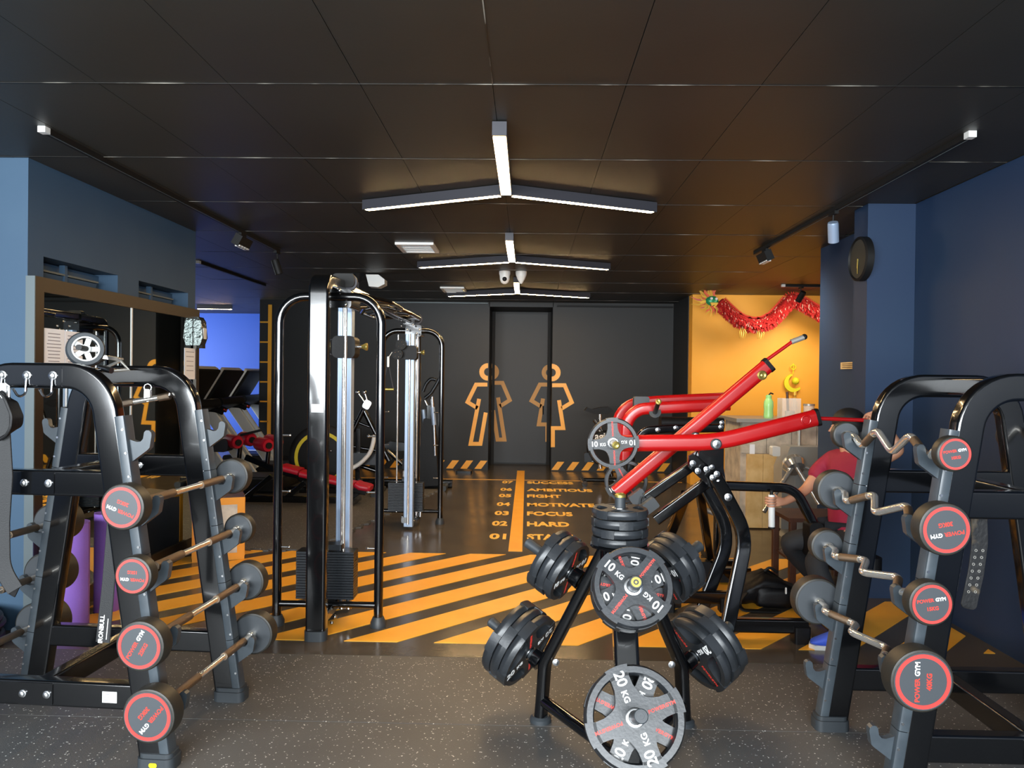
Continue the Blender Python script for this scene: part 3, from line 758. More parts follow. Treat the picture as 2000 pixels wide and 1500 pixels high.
# ================================================================== weight plates
def xpoly(R, arms=4):
    out = []; ri = 0.85*R; dl = math.radians(13)
    for k in range(arms):
        th = 2*PI*k/arms
        for i in range(5): a = th - dl + 2*dl*i/4; out.append((ri*math.cos(a), ri*math.sin(a)))
        a0, a1 = th + dl, th + 2*PI/arms - dl; mid, hw = (a0+a1)/2, (a1-a0)/2
        for i in range(1, 12):
            a = a0 + (a1-a0)*i/12; u = (a - mid)/hw
            r = ri - (ri - 0.44*R)*math.sqrt(max(0, 1-u*u)); out.append((r*math.cos(a), r*math.sin(a)))
    return out
def sector(r0, r1, a, n=4):
    return [(r1*math.cos(-a + 2*a*i/n), r1*math.sin(-a + 2*a*i/n)) for i in range(n+1)] + [(r0*math.cos(a - 2*a*i/n), r0*math.sin(a - 2*a*i/n)) for i in range(n+1)]
def plate(label, group, R, T, kg, letter=True):
    """disc in local xy, outer face at +T"""
    t = thing('weight_plate', label, 'weight plate', (0, 0, 0), group)
    b = T*0.38
    g = G(); g.lathe([(0.81*R, b), (0.84*R, 0.0), (0.96*R, 0), (R, b), (R, T-b), (0.96*R, T), (0.84*R, T), (0.81*R, T-b)], n=48, closed=True); part('rim', g, M['urethane'], t, False)
    g = G(); g.prism(xpoly(R), T*1.08, Matrix.Translation((0, 0, T*0.5)))
    sp = part('web', g, M['urethane'], t, False, ang=30)
    for k in range(4):
        g = G(); g.prism(sector(0.79*R, 1.012*R, math.radians(14)), T*1.08, Matrix.Rotation(k*PI/2, 4, 'Z') @ Matrix.Translation((0, 0, T*0.5))); part('grip_block', g, M['urethane'], t, False, ang=30)
    g = G(); g.lathe([(0.0262, T*0.02), (0.036, T*0.02), (0.036, T*1.08), (0.032, T*1.13), (0.0262, T*1.13)], n=28, closed=True); part('hub_ring', g, M['steel'], t, False)
    if letter:
        z = T*1.04 + 0.0004
        for k in (0, 2):
            F = Matrix.Rotation(k*PI/2, 4, 'Z')
            n, u = kg[:-2], kg[-2:]
            text('lettering', n, 0.30*R, M['white_print'], sp, F @ Matrix.Translation((0.90*R, 0, z)) @ Matrix.Rotation(PI, 4, 'Z'), 0.005*R, align='LEFT', space=0.92)
            text('lettering', u, 0.17*R, M['white_print'], sp, F @ Matrix.Translation((0.535*R, 0.03*R, z)) @ Matrix.Rotation(PI, 4, 'Z'), 0.004*R, align='LEFT')
            text('lettering', 'POWERGYM', 0.095*R, M['red_print'], sp, F @ Matrix.Rotation(PI/2, 4, 'Z') @ Matrix.Translation((0.57*R, 0, z)) @ Matrix.Rotation(0.0, 4, 'Z'), 0.004*R, space=1.15)
    return t
TC = Vector((0.415, 3.32, 0))
def legpt(z): return 0.08 + (0.86 - z) * (0.29/0.59)
tree = thing('plate_tree', 'black three legged weight plate tree in the foreground', 'weight rack', TC)
LD, LU = Vector((0.441, -0.898)), Vector((0.898, 0.441))       # leg and peg directions in (outward, up)
pegs = {}
for nm, az in (('front', -PI/2), ('left', math.radians(150)), ('right', math.radians(30))):
    d = Vector((math.cos(az), math.sin(az), 0)); up = Vector((0, 0, 1))
    def P(r, z): return d*r + up*z
    w = 0.10 if nm == 'front' else 0.066
    g = G(); pts = [P(0.06, 0.87), P(legpt(0.28), 0.28), P(0.385, 0.012)]
    sd = d.cross(up); g.sweep(fillet(pts, 0.12, 5), rrect(w*0.75, w, 0.016, 3), up=sd); part('leg', g, M['frame'], tree, False)
    g = G(); g.lathe([(0.001, 0), (0.05, 0), (0.05, 0.018), (0.038, 0.028), (0.001, 0.028)], P(0.385, 0), n=20); part('foot_pad', g, M['pad_grey'], tree, False)
    for z0, key in ((0.68, 'upper'), (0.27, 'lower')):
        n3 = d*LU.x + up*LU.y; base = P(legpt(z0), z0) + n3*0.02
        Lp = 0.34 if nm == 'front' and key == 'upper' else 0.30
        g = G(); g.cyl(base, base + n3*(0.045), 0.045, 0.04, 20); part('peg_flange', g, M['frame'], tree, False)
        g = G(); g.cyl(base, base + n3*Lp, 0.0245, n=20); pg = part('peg', g, M['pad_grey'], tree, False)
        g = G(); e = base + n3*Lp; g.lathe([(0.001, -0.001), (0.0255, -0.001), (0.0255, 0.013), (0.0225, 0.016), (0.001, 0.016)], e, n3, 22); part('peg_cap', g, M['pad_grey'], pg, False, ang=30)
        g = G(); g.lathe([(0.010, 0.0155), (0.019, 0.0155), (0.019, 0.0185), (0.010, 0.0185)], e, n3, 22, True); g.lathe([(0.001, 0.0155), (0.005, 0.0155), (0.005, 0.018), (0.001, 0.018)], e, n3, 14); part('bearing_disc', g, M['brass'] if (nm, key) == ('front', 'upper') else M['dark_metal'], pg, False, ang=30)
        pegs[nm, key] = (TC + base, n3, d)
for z in (0.10,):
    for az in (-PI/2, math.radians(150), math.radians(30)):
        pass
    f = [Vector((math.cos(a)*0.375, math.sin(a)*0.375, 0.10)) for a in (-PI/2, math.radians(150), math.radians(30))]
    for a, b in ((0, 1), (0, 2)):
        g = G(); g.tube([f[a], f[b]], 0.027, 14); part('base_bar', g, M['frame'], tree, False)
g = G(); g.lathe([(0.001, 0.80), (0.085, 0.80), (0.085, 0.868), (0.001, 0.868)], n=24); part('hub', g, M['frame'], tree, False)
g = G(); g.lathe([(0.001, 0.868), (0.128, 0.868), (0.132, 0.874), (0.128, 0.88), (0.001, 0.88)], n=36); part('top_flange', g, M['frame'], tree, False)
g = G(); g.cyl((0, 0, 0.87), (0, 0, 1.085), 0.0235, n=20); pg = part('top_peg', g, M['pad_grey'], tree, False)
g = G(); g.lathe([(0.001, 0), (0.024, 0), (0.024, 0.01), (0.016, 0.017), (0.001, 0.015)], (0, 0, 1.085), n=20); part('peg_cap', g, M['brass'], pg, False)
g = G(); g.box((0.0, -0.086, 0.845), (0.075, 0.002, 0.04)); part('yellow_sticker', g, M['yellow_wall'], tree, False, smooth=False)
for nm in ('left', 'right'):
    d = Vector((math.cos(math.radians(150 if nm == 'left' else 30)), 0.5, 0)); e = d*legpt(0.29) + Vector((0, 0, 0.29))
    o = link('bolt', BOLT, tree, Matrix.Translation(e + Vector((0.045 if nm == 'left' else -0.045, -0.02, 0))) @ XZ)

def stack(key, R, T, kg, L0, gap, n, rolls, labels, group, flip=False, letter=True):
    base, n3, d = pegs[key]; side = n3.cross(Vector((0, 0, 1)))
    proto = None
    for i in range(n):
        loc = base + n3*(L0 + i*(T + gap)); zz = n3
        if flip: loc = loc + n3*T; zz = -n3
        m = frame_mx(loc, zz, side if flip else -side) @ Matrix.Rotation(rolls[i], 4, 'Z')
        if proto is None: proto = plate(labels[i], group, R, T, kg, letter); proto.matrix_world = m
        else: dup(proto, m, labels[i])
D = math.radians
stack(('front', 'upper'), 0.155, 0.034, '10KG', 0.135, 0.004, 4, [D(150), D(80), D(20), D(140)],
      ['10 kg plate on the upper front peg, innermost of four against the tree leg', '10 kg plate on the upper front peg, second from the tree leg', '10 kg plate on the upper front peg, just behind the front one', '10 kg plate facing out on the upper front peg, in front of its stack'], 'plates on the upper front peg')
stack(('front', 'lower'), 0.1875, 0.042, '20KG', 0.075, 0.005, 2, [D(65), D(111)],
      ['20 kg plate half hidden behind the foremost plate, lower front peg', '20 kg plate facing out at the very front of the tree, near the floor'], 'plates on the lower front peg')
W3 = ['innermost of three', 'middle of three', 'outermost of three']
for sd in ('left', 'right'):
    s2 = 'mirror side' if sd == 'left' else 'red machine side'
    stack((sd, 'upper'), 0.150, 0.040, '10KG', 0.06, 0.006, 3, [D(20), D(50), D(35)], ['10 kg plate, upper %s peg of the tree, %s' % (s2, w) for w in W3], 'plates on the upper %s peg' % ('left' if sd == 'left' else 'right'), True)
    stack((sd, 'lower'), 0.1875, 0.044, '20KG', 0.065, 0.006, 3, [D(35), D(60), D(80)], ['20 kg plate, lower %s peg of the tree, %s' % (s2, w) for w in W3], 'plates on the lower %s peg' % ('left' if sd == 'left' else 'right'), True)
proto = None
for i, w in enumerate(('lowest', 'second from the bottom', 'third from the bottom', 'topmost')):
    m = Matrix.Translation(TC + Vector((0, 0, 0.882 + 0.0405*i))) @ Matrix.Rotation(D(20 + 38*i), 4, 'Z')
    lab = 'small black plate lying flat on top of the tree, %s of four' % w
    if proto is None: proto = plate(lab, 'plates lying on the tree top', 0.124, 0.033, '5KG', False); proto.matrix_world = m
    else: dup(proto, m, lab)
# ================================================================== cable crossover: two towers and the overhead beam
CX = -1.266
cross = thing('cable_machine', 'tall black two tower cable crossover with silver columns, left of centre', 'cable machine', (CX, 6.5, 0))
W = lambda x, y, z: Vector((CX + x, y, z))
g = G(); g.box((0, 0, 0), (0.374, 0.13, 0.0136)); STK = build_mesh('stack_plate', g, M['dark_metal'], False)
def tower(yc, s, cz):
    yp, ycol, yst = yc - s*0.25, yc + s*0.30, yc + s*0.10
    P = fillet([W(0, yp, 0.05), W(0, yp, 2.185), W(0, yp + s*0.5, 2.20)], 0.09, 6)
    g = G(); g.sweep(P, rrect(0.122, 0.085, 0.018, 3), up=(0, 1, 0)); part('post', g, M['frame'], cross)
    g = G(); g.rbox(W(-0.0, yp - s*0.005, 0.03), (0.135, 0.10, 0.06), 0.035, axis=2); part('foot_pad', g, M['pad_grey'], cross)
    P = fillet([W(-0.328, yc, 0.05), W(-0.328, yc, 2.11), W(0.328, yc, 2.11), W(0.328, yc, 0.05)], 0.17, 8)
    g = G(); g.tube(P, 0.029, 16, up=(0, 1, 0)); part('hoop', g, M['frame'], cross)
    for x in (-0.328, 0.328):
        g = G(); g.lathe([(0.001, 0), (0.05, 0), (0.05, 0.03), (0.034, 0.065), (0.001, 0.065)], W(x, yc, 0), n=20); part('foot_pad', g, M['pad_grey'], cross)
        for z in (0.5, 0.86, 1.22):
            g = G(); sx = -1 if x > 0 else 1; g.cyl(W(x, yc, z), W(x + sx*0.075, yc, z), 0.006, n=8); g.ball(W(x + sx*0.075, yc, z), 0.009, 8, 6); part('storage_pin', g, M['steel'], cross)
    g = G(); g.tube([W(-0.328, yc, 0.137), W(0.328, yc, 0.137)], 0.021, 12); part('cross_tube', g, M['frame'], cross)
    g = G(); g.rbox(W(0, yc + s*0.04, 0.1), (0.08, 0.62, 0.06), 0.012, axis=1); part('base_beam', g, M['frame'], cross)
    g = G()
    for bx, bz in ((-0.07, 0.09), (0.075, 0.09), (0.055, 0.05)): g.ball(W(bx, yc - 0.1, bz), 0.013, 10, 7)
    part('base_bolts', g, M['steel'], cross)['kind'] = 'stuff'
    n = 18
    for i in range(n): link('stack_plate', STK, cross, Matrix.Translation((-0.03, yst - 6.5, 0.165 + i*0.0172)))
    g = G(); g.rbox(W(0.0, yst - s*0.02, 0.495), (0.16, 0.10, 0.036), 0.01, axis=2); part('stack_head', g, M['dark_metal'], cross)
    for x in (-0.135, 0.075):
        g = G(); g.cyl(W(x, yst, 0.14), W(x, yst, 2.06), 0.0095, n=12); part('guide_rod', g, M['chrome'], cross)
    for x in (0.075, 0.12):
        g = G(); g.cyl(W(x, yst - s*0.03, 0.09), W(x, yst - s*0.03, 0.157), 0.02, n=14); part('spring_buffer', g, M['steel'], cross)
    # pulley block above the stack
    g = G(); g.rbox(W(-0.055, yst - s*0.02, 0.66), (0.045, 0.05, 0.13), 0.015, axis=0); part('pulley_block', g, M['black_matte'], cross)
    g = G(); g.lathe([(0.001, -0.012), (0.045, -0.012), (0.036, 0), (0.045, 0.012), (0.001, 0.012)], W(-0.055, yst - s*0.06, 0.66), (1, 0, 0), 22); part('pulley', g, M['lamp_case'], cross)
    g = G(); g.cyl(W(-0.055, yst, 0.52), W(-0.055, yst, 0.59), 0.018, n=14); part('pulley_stem', g, M['chrome'], cross)
    g = G(); g.tube([W(-0.055, yst, 0.7), W(-0.055, yst, 2.05)], 0.003, 6); part('cable', g, M['black_matte'], cross)
    # fluted column and its carriage
    prof = []
    for a, b in rrect(0.098, 0.09, 0.012, 2): prof.append((a, b))
    g = G(); g.sweep([W(0.03, ycol, 0.03), W(0.03, ycol, 2.06)], rrect(0.098, 0.09, 0.012, 2), up=(0, 1, 0)); cl = part('column', g, M['silver'], cross)
    for x in (-0.036, 0.036):
        g = G(); g.box(W(0.03 + x, ycol - 0.046, 1.04), (0.012, 0.004, 2.0)); part('column_flute', g, M['silver'], cl, smooth=False)
    g = G(); g.cyl(W(0.03, ycol - 0.058, 0.06), W(0.03, ycol - 0.058, 2.06), 0.012, n=12); part('carriage_rail', g, M['chrome'], cl)
    g = G(); g.rbox(W(0.03, ycol, cz), (0.155, 0.15, 0.15), 0.035, axis=1); part('carriage', g, M['black_vinyl'], cross)
    g = G(); g.tube([W(0.1, ycol, cz + 0.005), W(0.145, ycol, cz + 0.005)], 0.013, 12); part('knob_stem', g, M['steel'], cross)
    g = G(); g.lathe([(0.001, 0), (0.012, 0), (0.014, 0.015), (0.026, 0.035), (0.026, 0.045), (0.001, 0.05)], W(0.13, ycol, cz + 0.005), (1, 0, 0), 20); part('pull_knob', g, M['brass'], cross, label='yellow pull knob')
    g = G(); P = [W(-0.05, ycol - s*0.02, cz + 0.05), W(-0.085, ycol - s*0.02, cz + 0.05), W(-0.085, ycol - s*0.02, cz - 0.05), W(-0.05, ycol - s*0.02, cz - 0.05)]
    g.tube(fillet(P, 0.03, 4), 0.005, 8, up=(0, 1, 0)); part('cable_guard', g, M['lamp_case'], cross)
    # head bracket, top pulleys
    g = G(); g.rbox(W(0.05, yc + s*0.12, 2.10), (0.17, 0.26, 0.12), 0.02, axis=1); part('head_bracket', g, M['frame'], cross)
    for x, z in ((0.01, 2.215), (0.075, 2.225)):
        g = G(); g.lathe([(0.001, -0.014), (0.058, -0.014), (0.05, 0), (0.058, 0.014), (0.001, 0.014)], W(x, yc + s*0.17, z), (0, 1, 0), 24); part('top_pulley', g, M['lamp_case'], cross)
    g = G(); g.rbox(W(0.045, yc + s*0.17, 2.235), (0.15, 0.07, 0.09), 0.03, axis=1); part('pulley_cover', g, M['black_matte'], cross)
    g = G()
    for x, z in ((0.0, 2.1), (0.1, 2.06), (0.13, 2.1), (-0.06, 2.14), (0.06, 2.15), (0.0, 2.18)): g.ball(W(x, yc - 0.012 if s > 0 else ycol - 0.06, z), 0.012, 10, 7)
    part('head_bolts', g, M['steel'], cross)['kind'] = 'stuff'
tower(4.80, 1, 1.80); tower(8.22, -1, 1.86)
g = G(); g.rbox(W(0, 6.5, 2.205), (0.09, 3.2, 0.075), 0.015, axis=1); part('overhead_beam', g, M['frame'], cross)
for sx in (-1, 1):
    P = [W(sx*0.05, 5.5, 2.2), W(sx*0.22, 5.75, 2.17), W(sx*0.22, 6.2, 2.17), W(sx*0.13, 6.45, 2.2), W(sx*0.22, 6.7, 2.17), W(sx*0.22, 7.25, 2.17), W(sx*0.05, 7.5, 2.2)]
    g = G(); g.tube(fillet(P, 0.08, 4), 0.017, 12); part('chin_up_bar', g, M['frame'], cross)
    for y in (5.95, 6.45, 6.98):
        g = G(); g.cyl(W(sx*0.05, y, 2.2), W(sx*0.22 if y != 6.45 else sx*0.13, y, 2.18), 0.013, n=10); part('grip_bracket', g, M['frame'], cross)
# white decal on the near post
g = G(); g.box(W(0.005, 4.505, 1.408), (0.075, 0.003, 0.05)); st = part('label_sticker', g, M['white_plastic'], cross, smooth=False, label='small white label')
# round pulleys and a hanging handle on the far tower's carriage
for x, z in ((-0.05, 1.94), (-0.085, 1.84)):
    g = G(); g.lathe([(0.001, -0.02), (0.055, -0.02), (0.05, 0), (0.055, 0.02), (0.001, 0.02)], W(x, 7.80, z), (0, 1, 0), 24); pl = part('swivel_pulley', g, M['black_matte'], cross)
    g = G()
    for k in range(5): g.ball(W(x + 0.03*math.cos(k*1.26), 7.78, z + 0.03*math.sin(k*1.26)), 0.007, 8, 6)
    part('pulley_bolts', g, M['steel'], pl)
t = thing('cable_stirrup', 'small stirrup handle hanging from the far cable tower on a white clip', 'handle', W(-0.175, 7.76, 1.7))
g = G(); g.tube([W(-0.14, 7.78, 1.86), W(-0.175, 7.76, 1.80)], 0.004, 6); g.rbox(W(-0.175, 7.76, 1.76), (0.022, 0.012, 0.11), 0.008, axis=1); part('snap_clip', g, M['white_plastic'], t)
g = G(); g.tube(fillet([W(-0.23, 7.76, 1.48), W(-0.19, 7.76, 1.70), W(-0.165, 7.76, 1.70), W(-0.12, 7.76, 1.48)], 0.02, 4), 0.005, 8, up=(0, 1, 0)); part('stirrup', g, M['lamp_case'], t)
g = G(); g.cyl(W(-0.235, 7.76, 1.475), W(-0.115, 7.76, 1.475), 0.014, n=12); part('grip', g, M['brass'], t)

# ================================================================== red lever row machine
YN, YF = 4.78, 5.36
mach = thing('lever_row_machine', 'plate loaded lever machine with two long red arms and black bent legs', 'gym machine', (1.3, 5.0, 0))
def poly(pts, y): return [at(a, b, y) for a, b in pts]
LP = rrect(0.105, 0.075, 0.034, 6)
def lever(nm, pts, y, rad):
    g = G(); P = poly(pts, y); g.sweep(fillet(P, rad, 8) if len(P) > 2 else P, LP, up=(0, 1, 0)); o = part(nm, g, M['red_gloss'], mach); return o, P
ln, P = lever('lever_arm', [(1200, 866), (1400, 864), (1592, 816)], YN, 1.2)
d = (P[2] - P[1]).normalized()
g = G(); g.sweep([P[2], P[2] + d*0.022], rrect(0.11, 0.075, 0.02), up=(0, 1, 0)); part('end_plug', g, M['black_vinyl'], ln, label='black end plug')
g = G(); g.tube(poly([(1594, 817), (1692, 821)], YN), 0.0125, 12); part('handle_rod', g, M['red_gloss'], ln)
c = at(1570, 820, YN); g = G(); g.torus(c + Vector((0, -0.038, 0)), (0, 1, 0), 0.028, 0.006, 28, 8); g.cyl(c + Vector((0, -0.034, 0)), c + Vector((0, -0.042, 0)), 0.014, n=16); part('bearing_cover', g, M['red_gloss'], ln)
lf, P = lever('lever_arm', [(1203, 963), (1497, 716)], YF, 0)
d = (P[1] - P[0]).normalized()
g = G(); g.sweep([P[1], P[1] + d*0.03], rrect(0.11, 0.075, 0.02), up=(0, 1, 0)); part('end_plug', g, M['black_vinyl'], lf, label='black end plug')
g = G(); g.tube(poly([(1496, 704), (1548, 667)], YF), 0.0125, 12); part('handle_rod', g, M['red_gloss'], lf)
g = G(); g.tube(poly([(1545, 668), (1572, 658)], YF), 0.019, 14); part('grip', g, M['stainless'], lf)
c = at(1571, 658, YF); g = G(); g.ball(c, 0.021, 12, 8); part('grip_end', g, M['black_matte'], lf)
c = at(1485, 733, YF); g = G(); g.lathe([(0.001, 0.03), (0.034, 0.03), (0.034, 0.045), (0.024, 0.052), (0.012, 0.046), (0.001, 0.05)], c, (0, -1, 0), 24); part('bearing_cover', g, M['brass'], lf, label='yellow bearing cap')
# plate pegs
pc = at(1197, 865, YN - 0.06)
g = G(); g.cyl(pc + Vector((0, 0.05, 0)), pc + Vector((0, -0.16, 0)), 0.022, n=18); pk = part('plate_peg', g, M['stainless'], mach)
g = G(); g.lathe([(0.001, 0), (0.024, 0), (0.024, 0.014), (0.014, 0.02), (0.001, 0.016)], pc + Vector((0, -0.16, 0)), (0, -1, 0), 18); part('peg_cap', g, M['brass'], pk)
pb = at(1226, 944, YF + 0.05)
g = G(); g.cyl(pb, pb + Vector((0, 0.18, 0)), 0.022, n=18); part('plate_peg', g, M['stainless'], mach)
o = plate('10 kg plate facing out on the horizontal red lever', 'plates on the lever machine', 0.158, 0.034, '10KG')
o.matrix_world = frame_mx(pc + Vector((0, 0.0, 0)), (0, -1, 0), (1, 0, 0)) @ Matrix.Rotation(math.radians(184), 4, 'Z')
dup(o, frame_mx(pb + Vector((0, 0.11, 0)), (0, -1, 0), (1, 0, 0)) @ Matrix.Rotation(math.radians(30), 4, 'Z'), '10 kg plate behind the slanting red lever, low on its end')
# pivot, gusset, frame
YG = 4.93
for y, px in ((YN, 0), (YF, 0)):
    c = at(1395, 866, YN); c.y = y
    g = G(); g.lathe([(0.001, 0.04), (0.034, 0.04), (0.034, 0.052), (0.026, 0.058), (0.001, 0.058)], c, (0, -1, 0), 24); pv = part('pivot_cap', g, M['pad_grey'], mach)
    g = G(); g.lathe([(0.001, 0.056), (0.027, 0.056), (0.025, 0.066), (0.009, 0.068), (0.001, 0.072)], c, (0, -1, 0), 20); part('pivot_bolt', g, M['steel'], pv)
    g = G(); g.cyl(c + Vector((0, 0.05, 0)), c + Vector((0, 0.14, 0)), 0.026, n=16); part('pivot_shaft', g, M['black_matte'], mach)
def pl(pts, y, th, nm, m_=M['frame']):
    P = poly(pts, y); g = G(); n = len(P); vs = [p + Vector((0, -th/2, 0)) for p in P] + [p + Vector((0, th/2, 0)) for p in P]
    g.add(vs, [tuple(range(n)), tuple(range(n, 2*n))] + [(i, (i+1) % n, n + (i+1) % n, n + i) for i in range(n)]); return part(nm, g, m_, mach, ang=25)
pl([(1383, 862), (1408, 862), (1411, 880), (1411, 905), (1400, 912), (1386, 912), (1362, 890), (1366, 876)], YN + 0.10, 0.05, 'pivot_bracket')
pl([(1345, 890), (1365, 878), (1411, 905), (1418, 950), (1404, 958), (1384, 950), (1344, 912)], YN + 0.16, 0.03, 'gusset')
pl([(1345, 890), (1365, 878), (1411, 905), (1418, 950), (1404, 958), (1384, 950), (1344, 912)], YF - 0.09, 0.03, 'gusset')
for px, py in ((1353, 905), (1363, 920), (1380, 917), (1390, 911), (1392, 933), (1400, 926), (1403, 940)):
    link('bolt', BOLT, mach, Matrix.Translation(at(px, py, 4.866) - Vector(mach.location)) @ XZ @ Matrix.Scale(1.25, 4))
BP = rrect(0.085, 0.06, 0.012, 2)
def beam(nm, pts, y, prof=BP, r=0.0, m_=None):
    P = poly(pts, y) if not isinstance(y, (list, tuple)) else [at(a[0], a[1], yy) for a, yy in zip(pts, y)]
    g = G(); g.sweep(fillet(P, r, 6) if r and len(P) > 2 else P, prof, up=(0, 1, 0)); return part(nm, g, m_ or M['frame'], mach)
beam('front_leg', [(1397, 930), (1458, 1045), (1413, 1260)], [YN + 0.12, 4.68, 4.56], BP, 0.35)
beam('rear_leg', [(1374, 945), (1428, 1045), (1368, 1195)], [YF - 0.05, 5.32, 5.25], BP, 0.35)
link('bolt', BOLT, mach, Matrix.Translation(at(1422, 971, 4.68) - Vector(mach.location)) @ XZ @ Matrix.Scale(1.5, 4))
beam('upper_strut', [(1353, 908), (1262, 972)], 5.15, rrect(0.07, 0.06, 0.012))
beam('lower_strut', [(1380, 942), (1280, 1016)], 5.18, rrect(0.075, 0.06, 0.012))
beam('spine', [(1262, 972), (1240, 1070)], 5.15, rrect(0.07, 0.06, 0.012))
for px, py, y in ((1245, 970, 5.22), (1268, 988, 5.08)):
    g = G(); g.rbox(at(px, py, y), (0.115, 0.07, 0.075), 0.012, Matrix.Rotation(-0.65, 3, 'Y'), 1); part('bump_stop', g, M['pad_grey'], mach)
beam('side_support', [(1340, 965), (1293, 1085)], [5.45, 6.1], rrect(0.07, 0.06, 0.012))
beam('back_post', [(1365, 950), (1386, 1088)], [5.45, 6.05], rrect(0.06, 0.06, 0.012))
c = at(1376, 998, 5.75)
g = G(); g.cyl(c + Vector((-0.05, 0, 0.03)), c + Vector((0.09, -0.02, -0.02)), 0.021, n=14); part('storage_peg', g, M['stainless'], mach)
beam('seat_arm', [(1405, 948), (1552, 953), (1592, 1030)], 5.02, rrect(0.062, 0.055, 0.014), 0.16)
c0 = at(1507, 958, 4.96); c1 = at(1507, 966, 4.96); c2 = at(1507, 1030, 4.96)
g = G(); g.cyl(c0, c2, 0.011, n=10); part('handle_post', g, M['black_matte'], mach)
g = G(); g.cyl(c1, c2, 0.021, n=16); part('handle_sleeve', g, M['white_plastic'], mach, label='white hand grip')
g = G(); g.cyl(c2 + Vector((0, 0, 0.004)), c2 - Vector((0, 0, 0.006)), 0.022, n=16); part('sleeve_plug', g, M['black_matte'], mach)
# base
for y, x0, x1 in ((4.66, 1.10, 1.74), (5.25, 0.95, 1.44)):
    g = G(); g.rbox(((x0+x1)/2, y, 0.10), (x1-x0, 0.062, 0.085), 0.012, axis=0); part('base_beam', g, M['frame'], mach)
    for x in (x0 + 0.04, x1 - 0.04):
        g = G(); g.rbox((x, y, 0.05), (0.10, 0.10, 0.10), 0.015, axis=2); part('foot_pad', g, M['black_vinyl'], mach)
g = G(); g.rbox((1.9, 4.95, 0.10), (0.06, 0.58, 0.07), 0.012, axis=1); part('base_cross_beam', g, M['frame'], mach)
g = G(); g.rbox((1.05, 5.7, 0.06), (0.07, 0.95, 0.07), 0.012, axis=1); part('base_cross_beam', g, M['frame'], mach)
g = G(); g.rbox((1.42, 6.12, 0.05), (0.8, 0.075, 0.09), 0.012, axis=0); part('base_cross_beam', g, M['frame'], mach)
g = G(); g.prism([(-0.32, 0), (-0.2, 0.16), (0.12, 0.16), (0.30, 0.0)], 0.10, Matrix.Translation((1.33, 5.98, 0.02)) @ XZ); part('foot_plate', g, M['dark_metal'], mach)
# seat and its post
g = G(); g.rbox((2.12, 5.0, 0.44), (0.34, 0.34, 0.08), 0.05, axis=2); part('seat', g, M['black_vinyl'], mach)
g = G(); g.sweep([(2.12, 4.96, 0.12), (2.12, 4.98, 0.41)], rrect(0.07, 0.07, 0.012), up=(0, 1, 0)); part('seat_post', g, M['frame'], mach)
g = G(); g.rbox((1.905, 5.02, 0.56), (0.09, 0.13, 0.24), 0.03, axis=1); part('thigh_pad', g, M['black_vinyl'], mach)
g = G(); g.sweep([(1.92, 5.02, 0.12), (1.905, 5.02, 0.50)], rrect(0.06, 0.06, 0.012), up=(0, 1, 0)); part('pad_post', g, M['frame'], mach)

# ------------------------------------------------------------------ second red machine behind it
m2 = thing('red_press_machine', 'second plate loaded machine with curved red tubes, behind the long red arms', 'gym machine', (1.3, 6.6, 0))
def tube2(nm, pts, ys, prof, m_, r=0.2):
    P = [at(a[0], a[1], y) for a, y in zip(pts, ys)]; g = G(); g.sweep(fillet(P, r, 7), prof, up=(0, 1, 0)); return part(nm, g, m_, m2)
RP = rrect(0.10, 0.07, 0.03, 3)
tube2('curved_arm', [(1222, 900), (1224, 800), (1300, 796), (1425, 790)], [6.3]*4, RP, M['red_gloss'], 0.22)
tube2('curved_arm', [(1205, 900), (1207, 790), (1290, 783), (1420, 777)], [6.95]*4, RP, M['red_gloss'], 0.25)
tube2('counterweight_frame', [(1248, 880), (1250, 842), (1300, 838), (1412, 836)], [6.4]*4, rrect(0.07, 0.06, 0.015), M['frame'], 0.12)
tube2('counterweight_frame', [(1262, 880), (1264, 858), (1310, 856), (1412, 855)], [6.2]*4, rrect(0.05, 0.05, 0.012), M['frame'], 0.08)
g = G(); p = at(1252, 787, 6.4); g.rbox(p, (0.13, 0.09, 0.11), 0.02, axis=1); part('bump_stop', g, M['pad_grey'], m2)
p = at(1279, 806, 6.28); q = at(1286, 785, 5.98)
g = G(); g.cyl(p, q, 0.02, n=14); pk = part('plate_peg', g, M['dark_metal'], m2)
g = G(); dd = (q - p).normalized(); g.lathe([(0.001, 0), (0.023, 0), (0.023, 0.012), (0.012, 0.018), (0.001, 0.014)], q, dd, 18); part('peg_cap', g, M['brass'], pk)
g = G(); g.lathe([(0.02, 0.0), (0.05, 0.0), (0.05, 0.02), (0.02, 0.02)], p, dd, 20, True); part('peg_flange', g, M['pad_grey'], m2)
for px, y in ((1232, 6.4), (1405, 6.4)):
    p = at(px, 850, y); g = G(); g.sweep([p, Vector((p.x, y, 0.08))], rrect(0.07, 0.07, 0.014), up=(0, 1, 0)); part('upright', g, M['frame'], m2)
g = G(); g.rbox((1.3, 6.4, 0.045), (1.1, 0.08, 0.09), 0.012, axis=0); part('base_beam', g, M['frame'], m2)
for x in (0.88, 1.66):
    g = G(); g.rbox((x, 6.66, 0.045), (0.08, 0.62, 0.09), 0.012, axis=1); part('base_beam', g, M['frame'], m2)
g = G(); p = at(1350, 826, 6.7); g.rbox(p, (0.55, 0.16, 0.10), 0.04, axis=0); part('back_pad', g, M['black_vinyl'], m2)
for px, py in ((1363, 835), (1365, 826), (1408, 834), (1410, 826), (1285, 840), (1320, 836)):
    link('bolt', BOLT, m2, Matrix.Translation(at(px, py, 6.36) - Vector(m2.location)) @ XZ @ Matrix.Scale(1.3, 4))
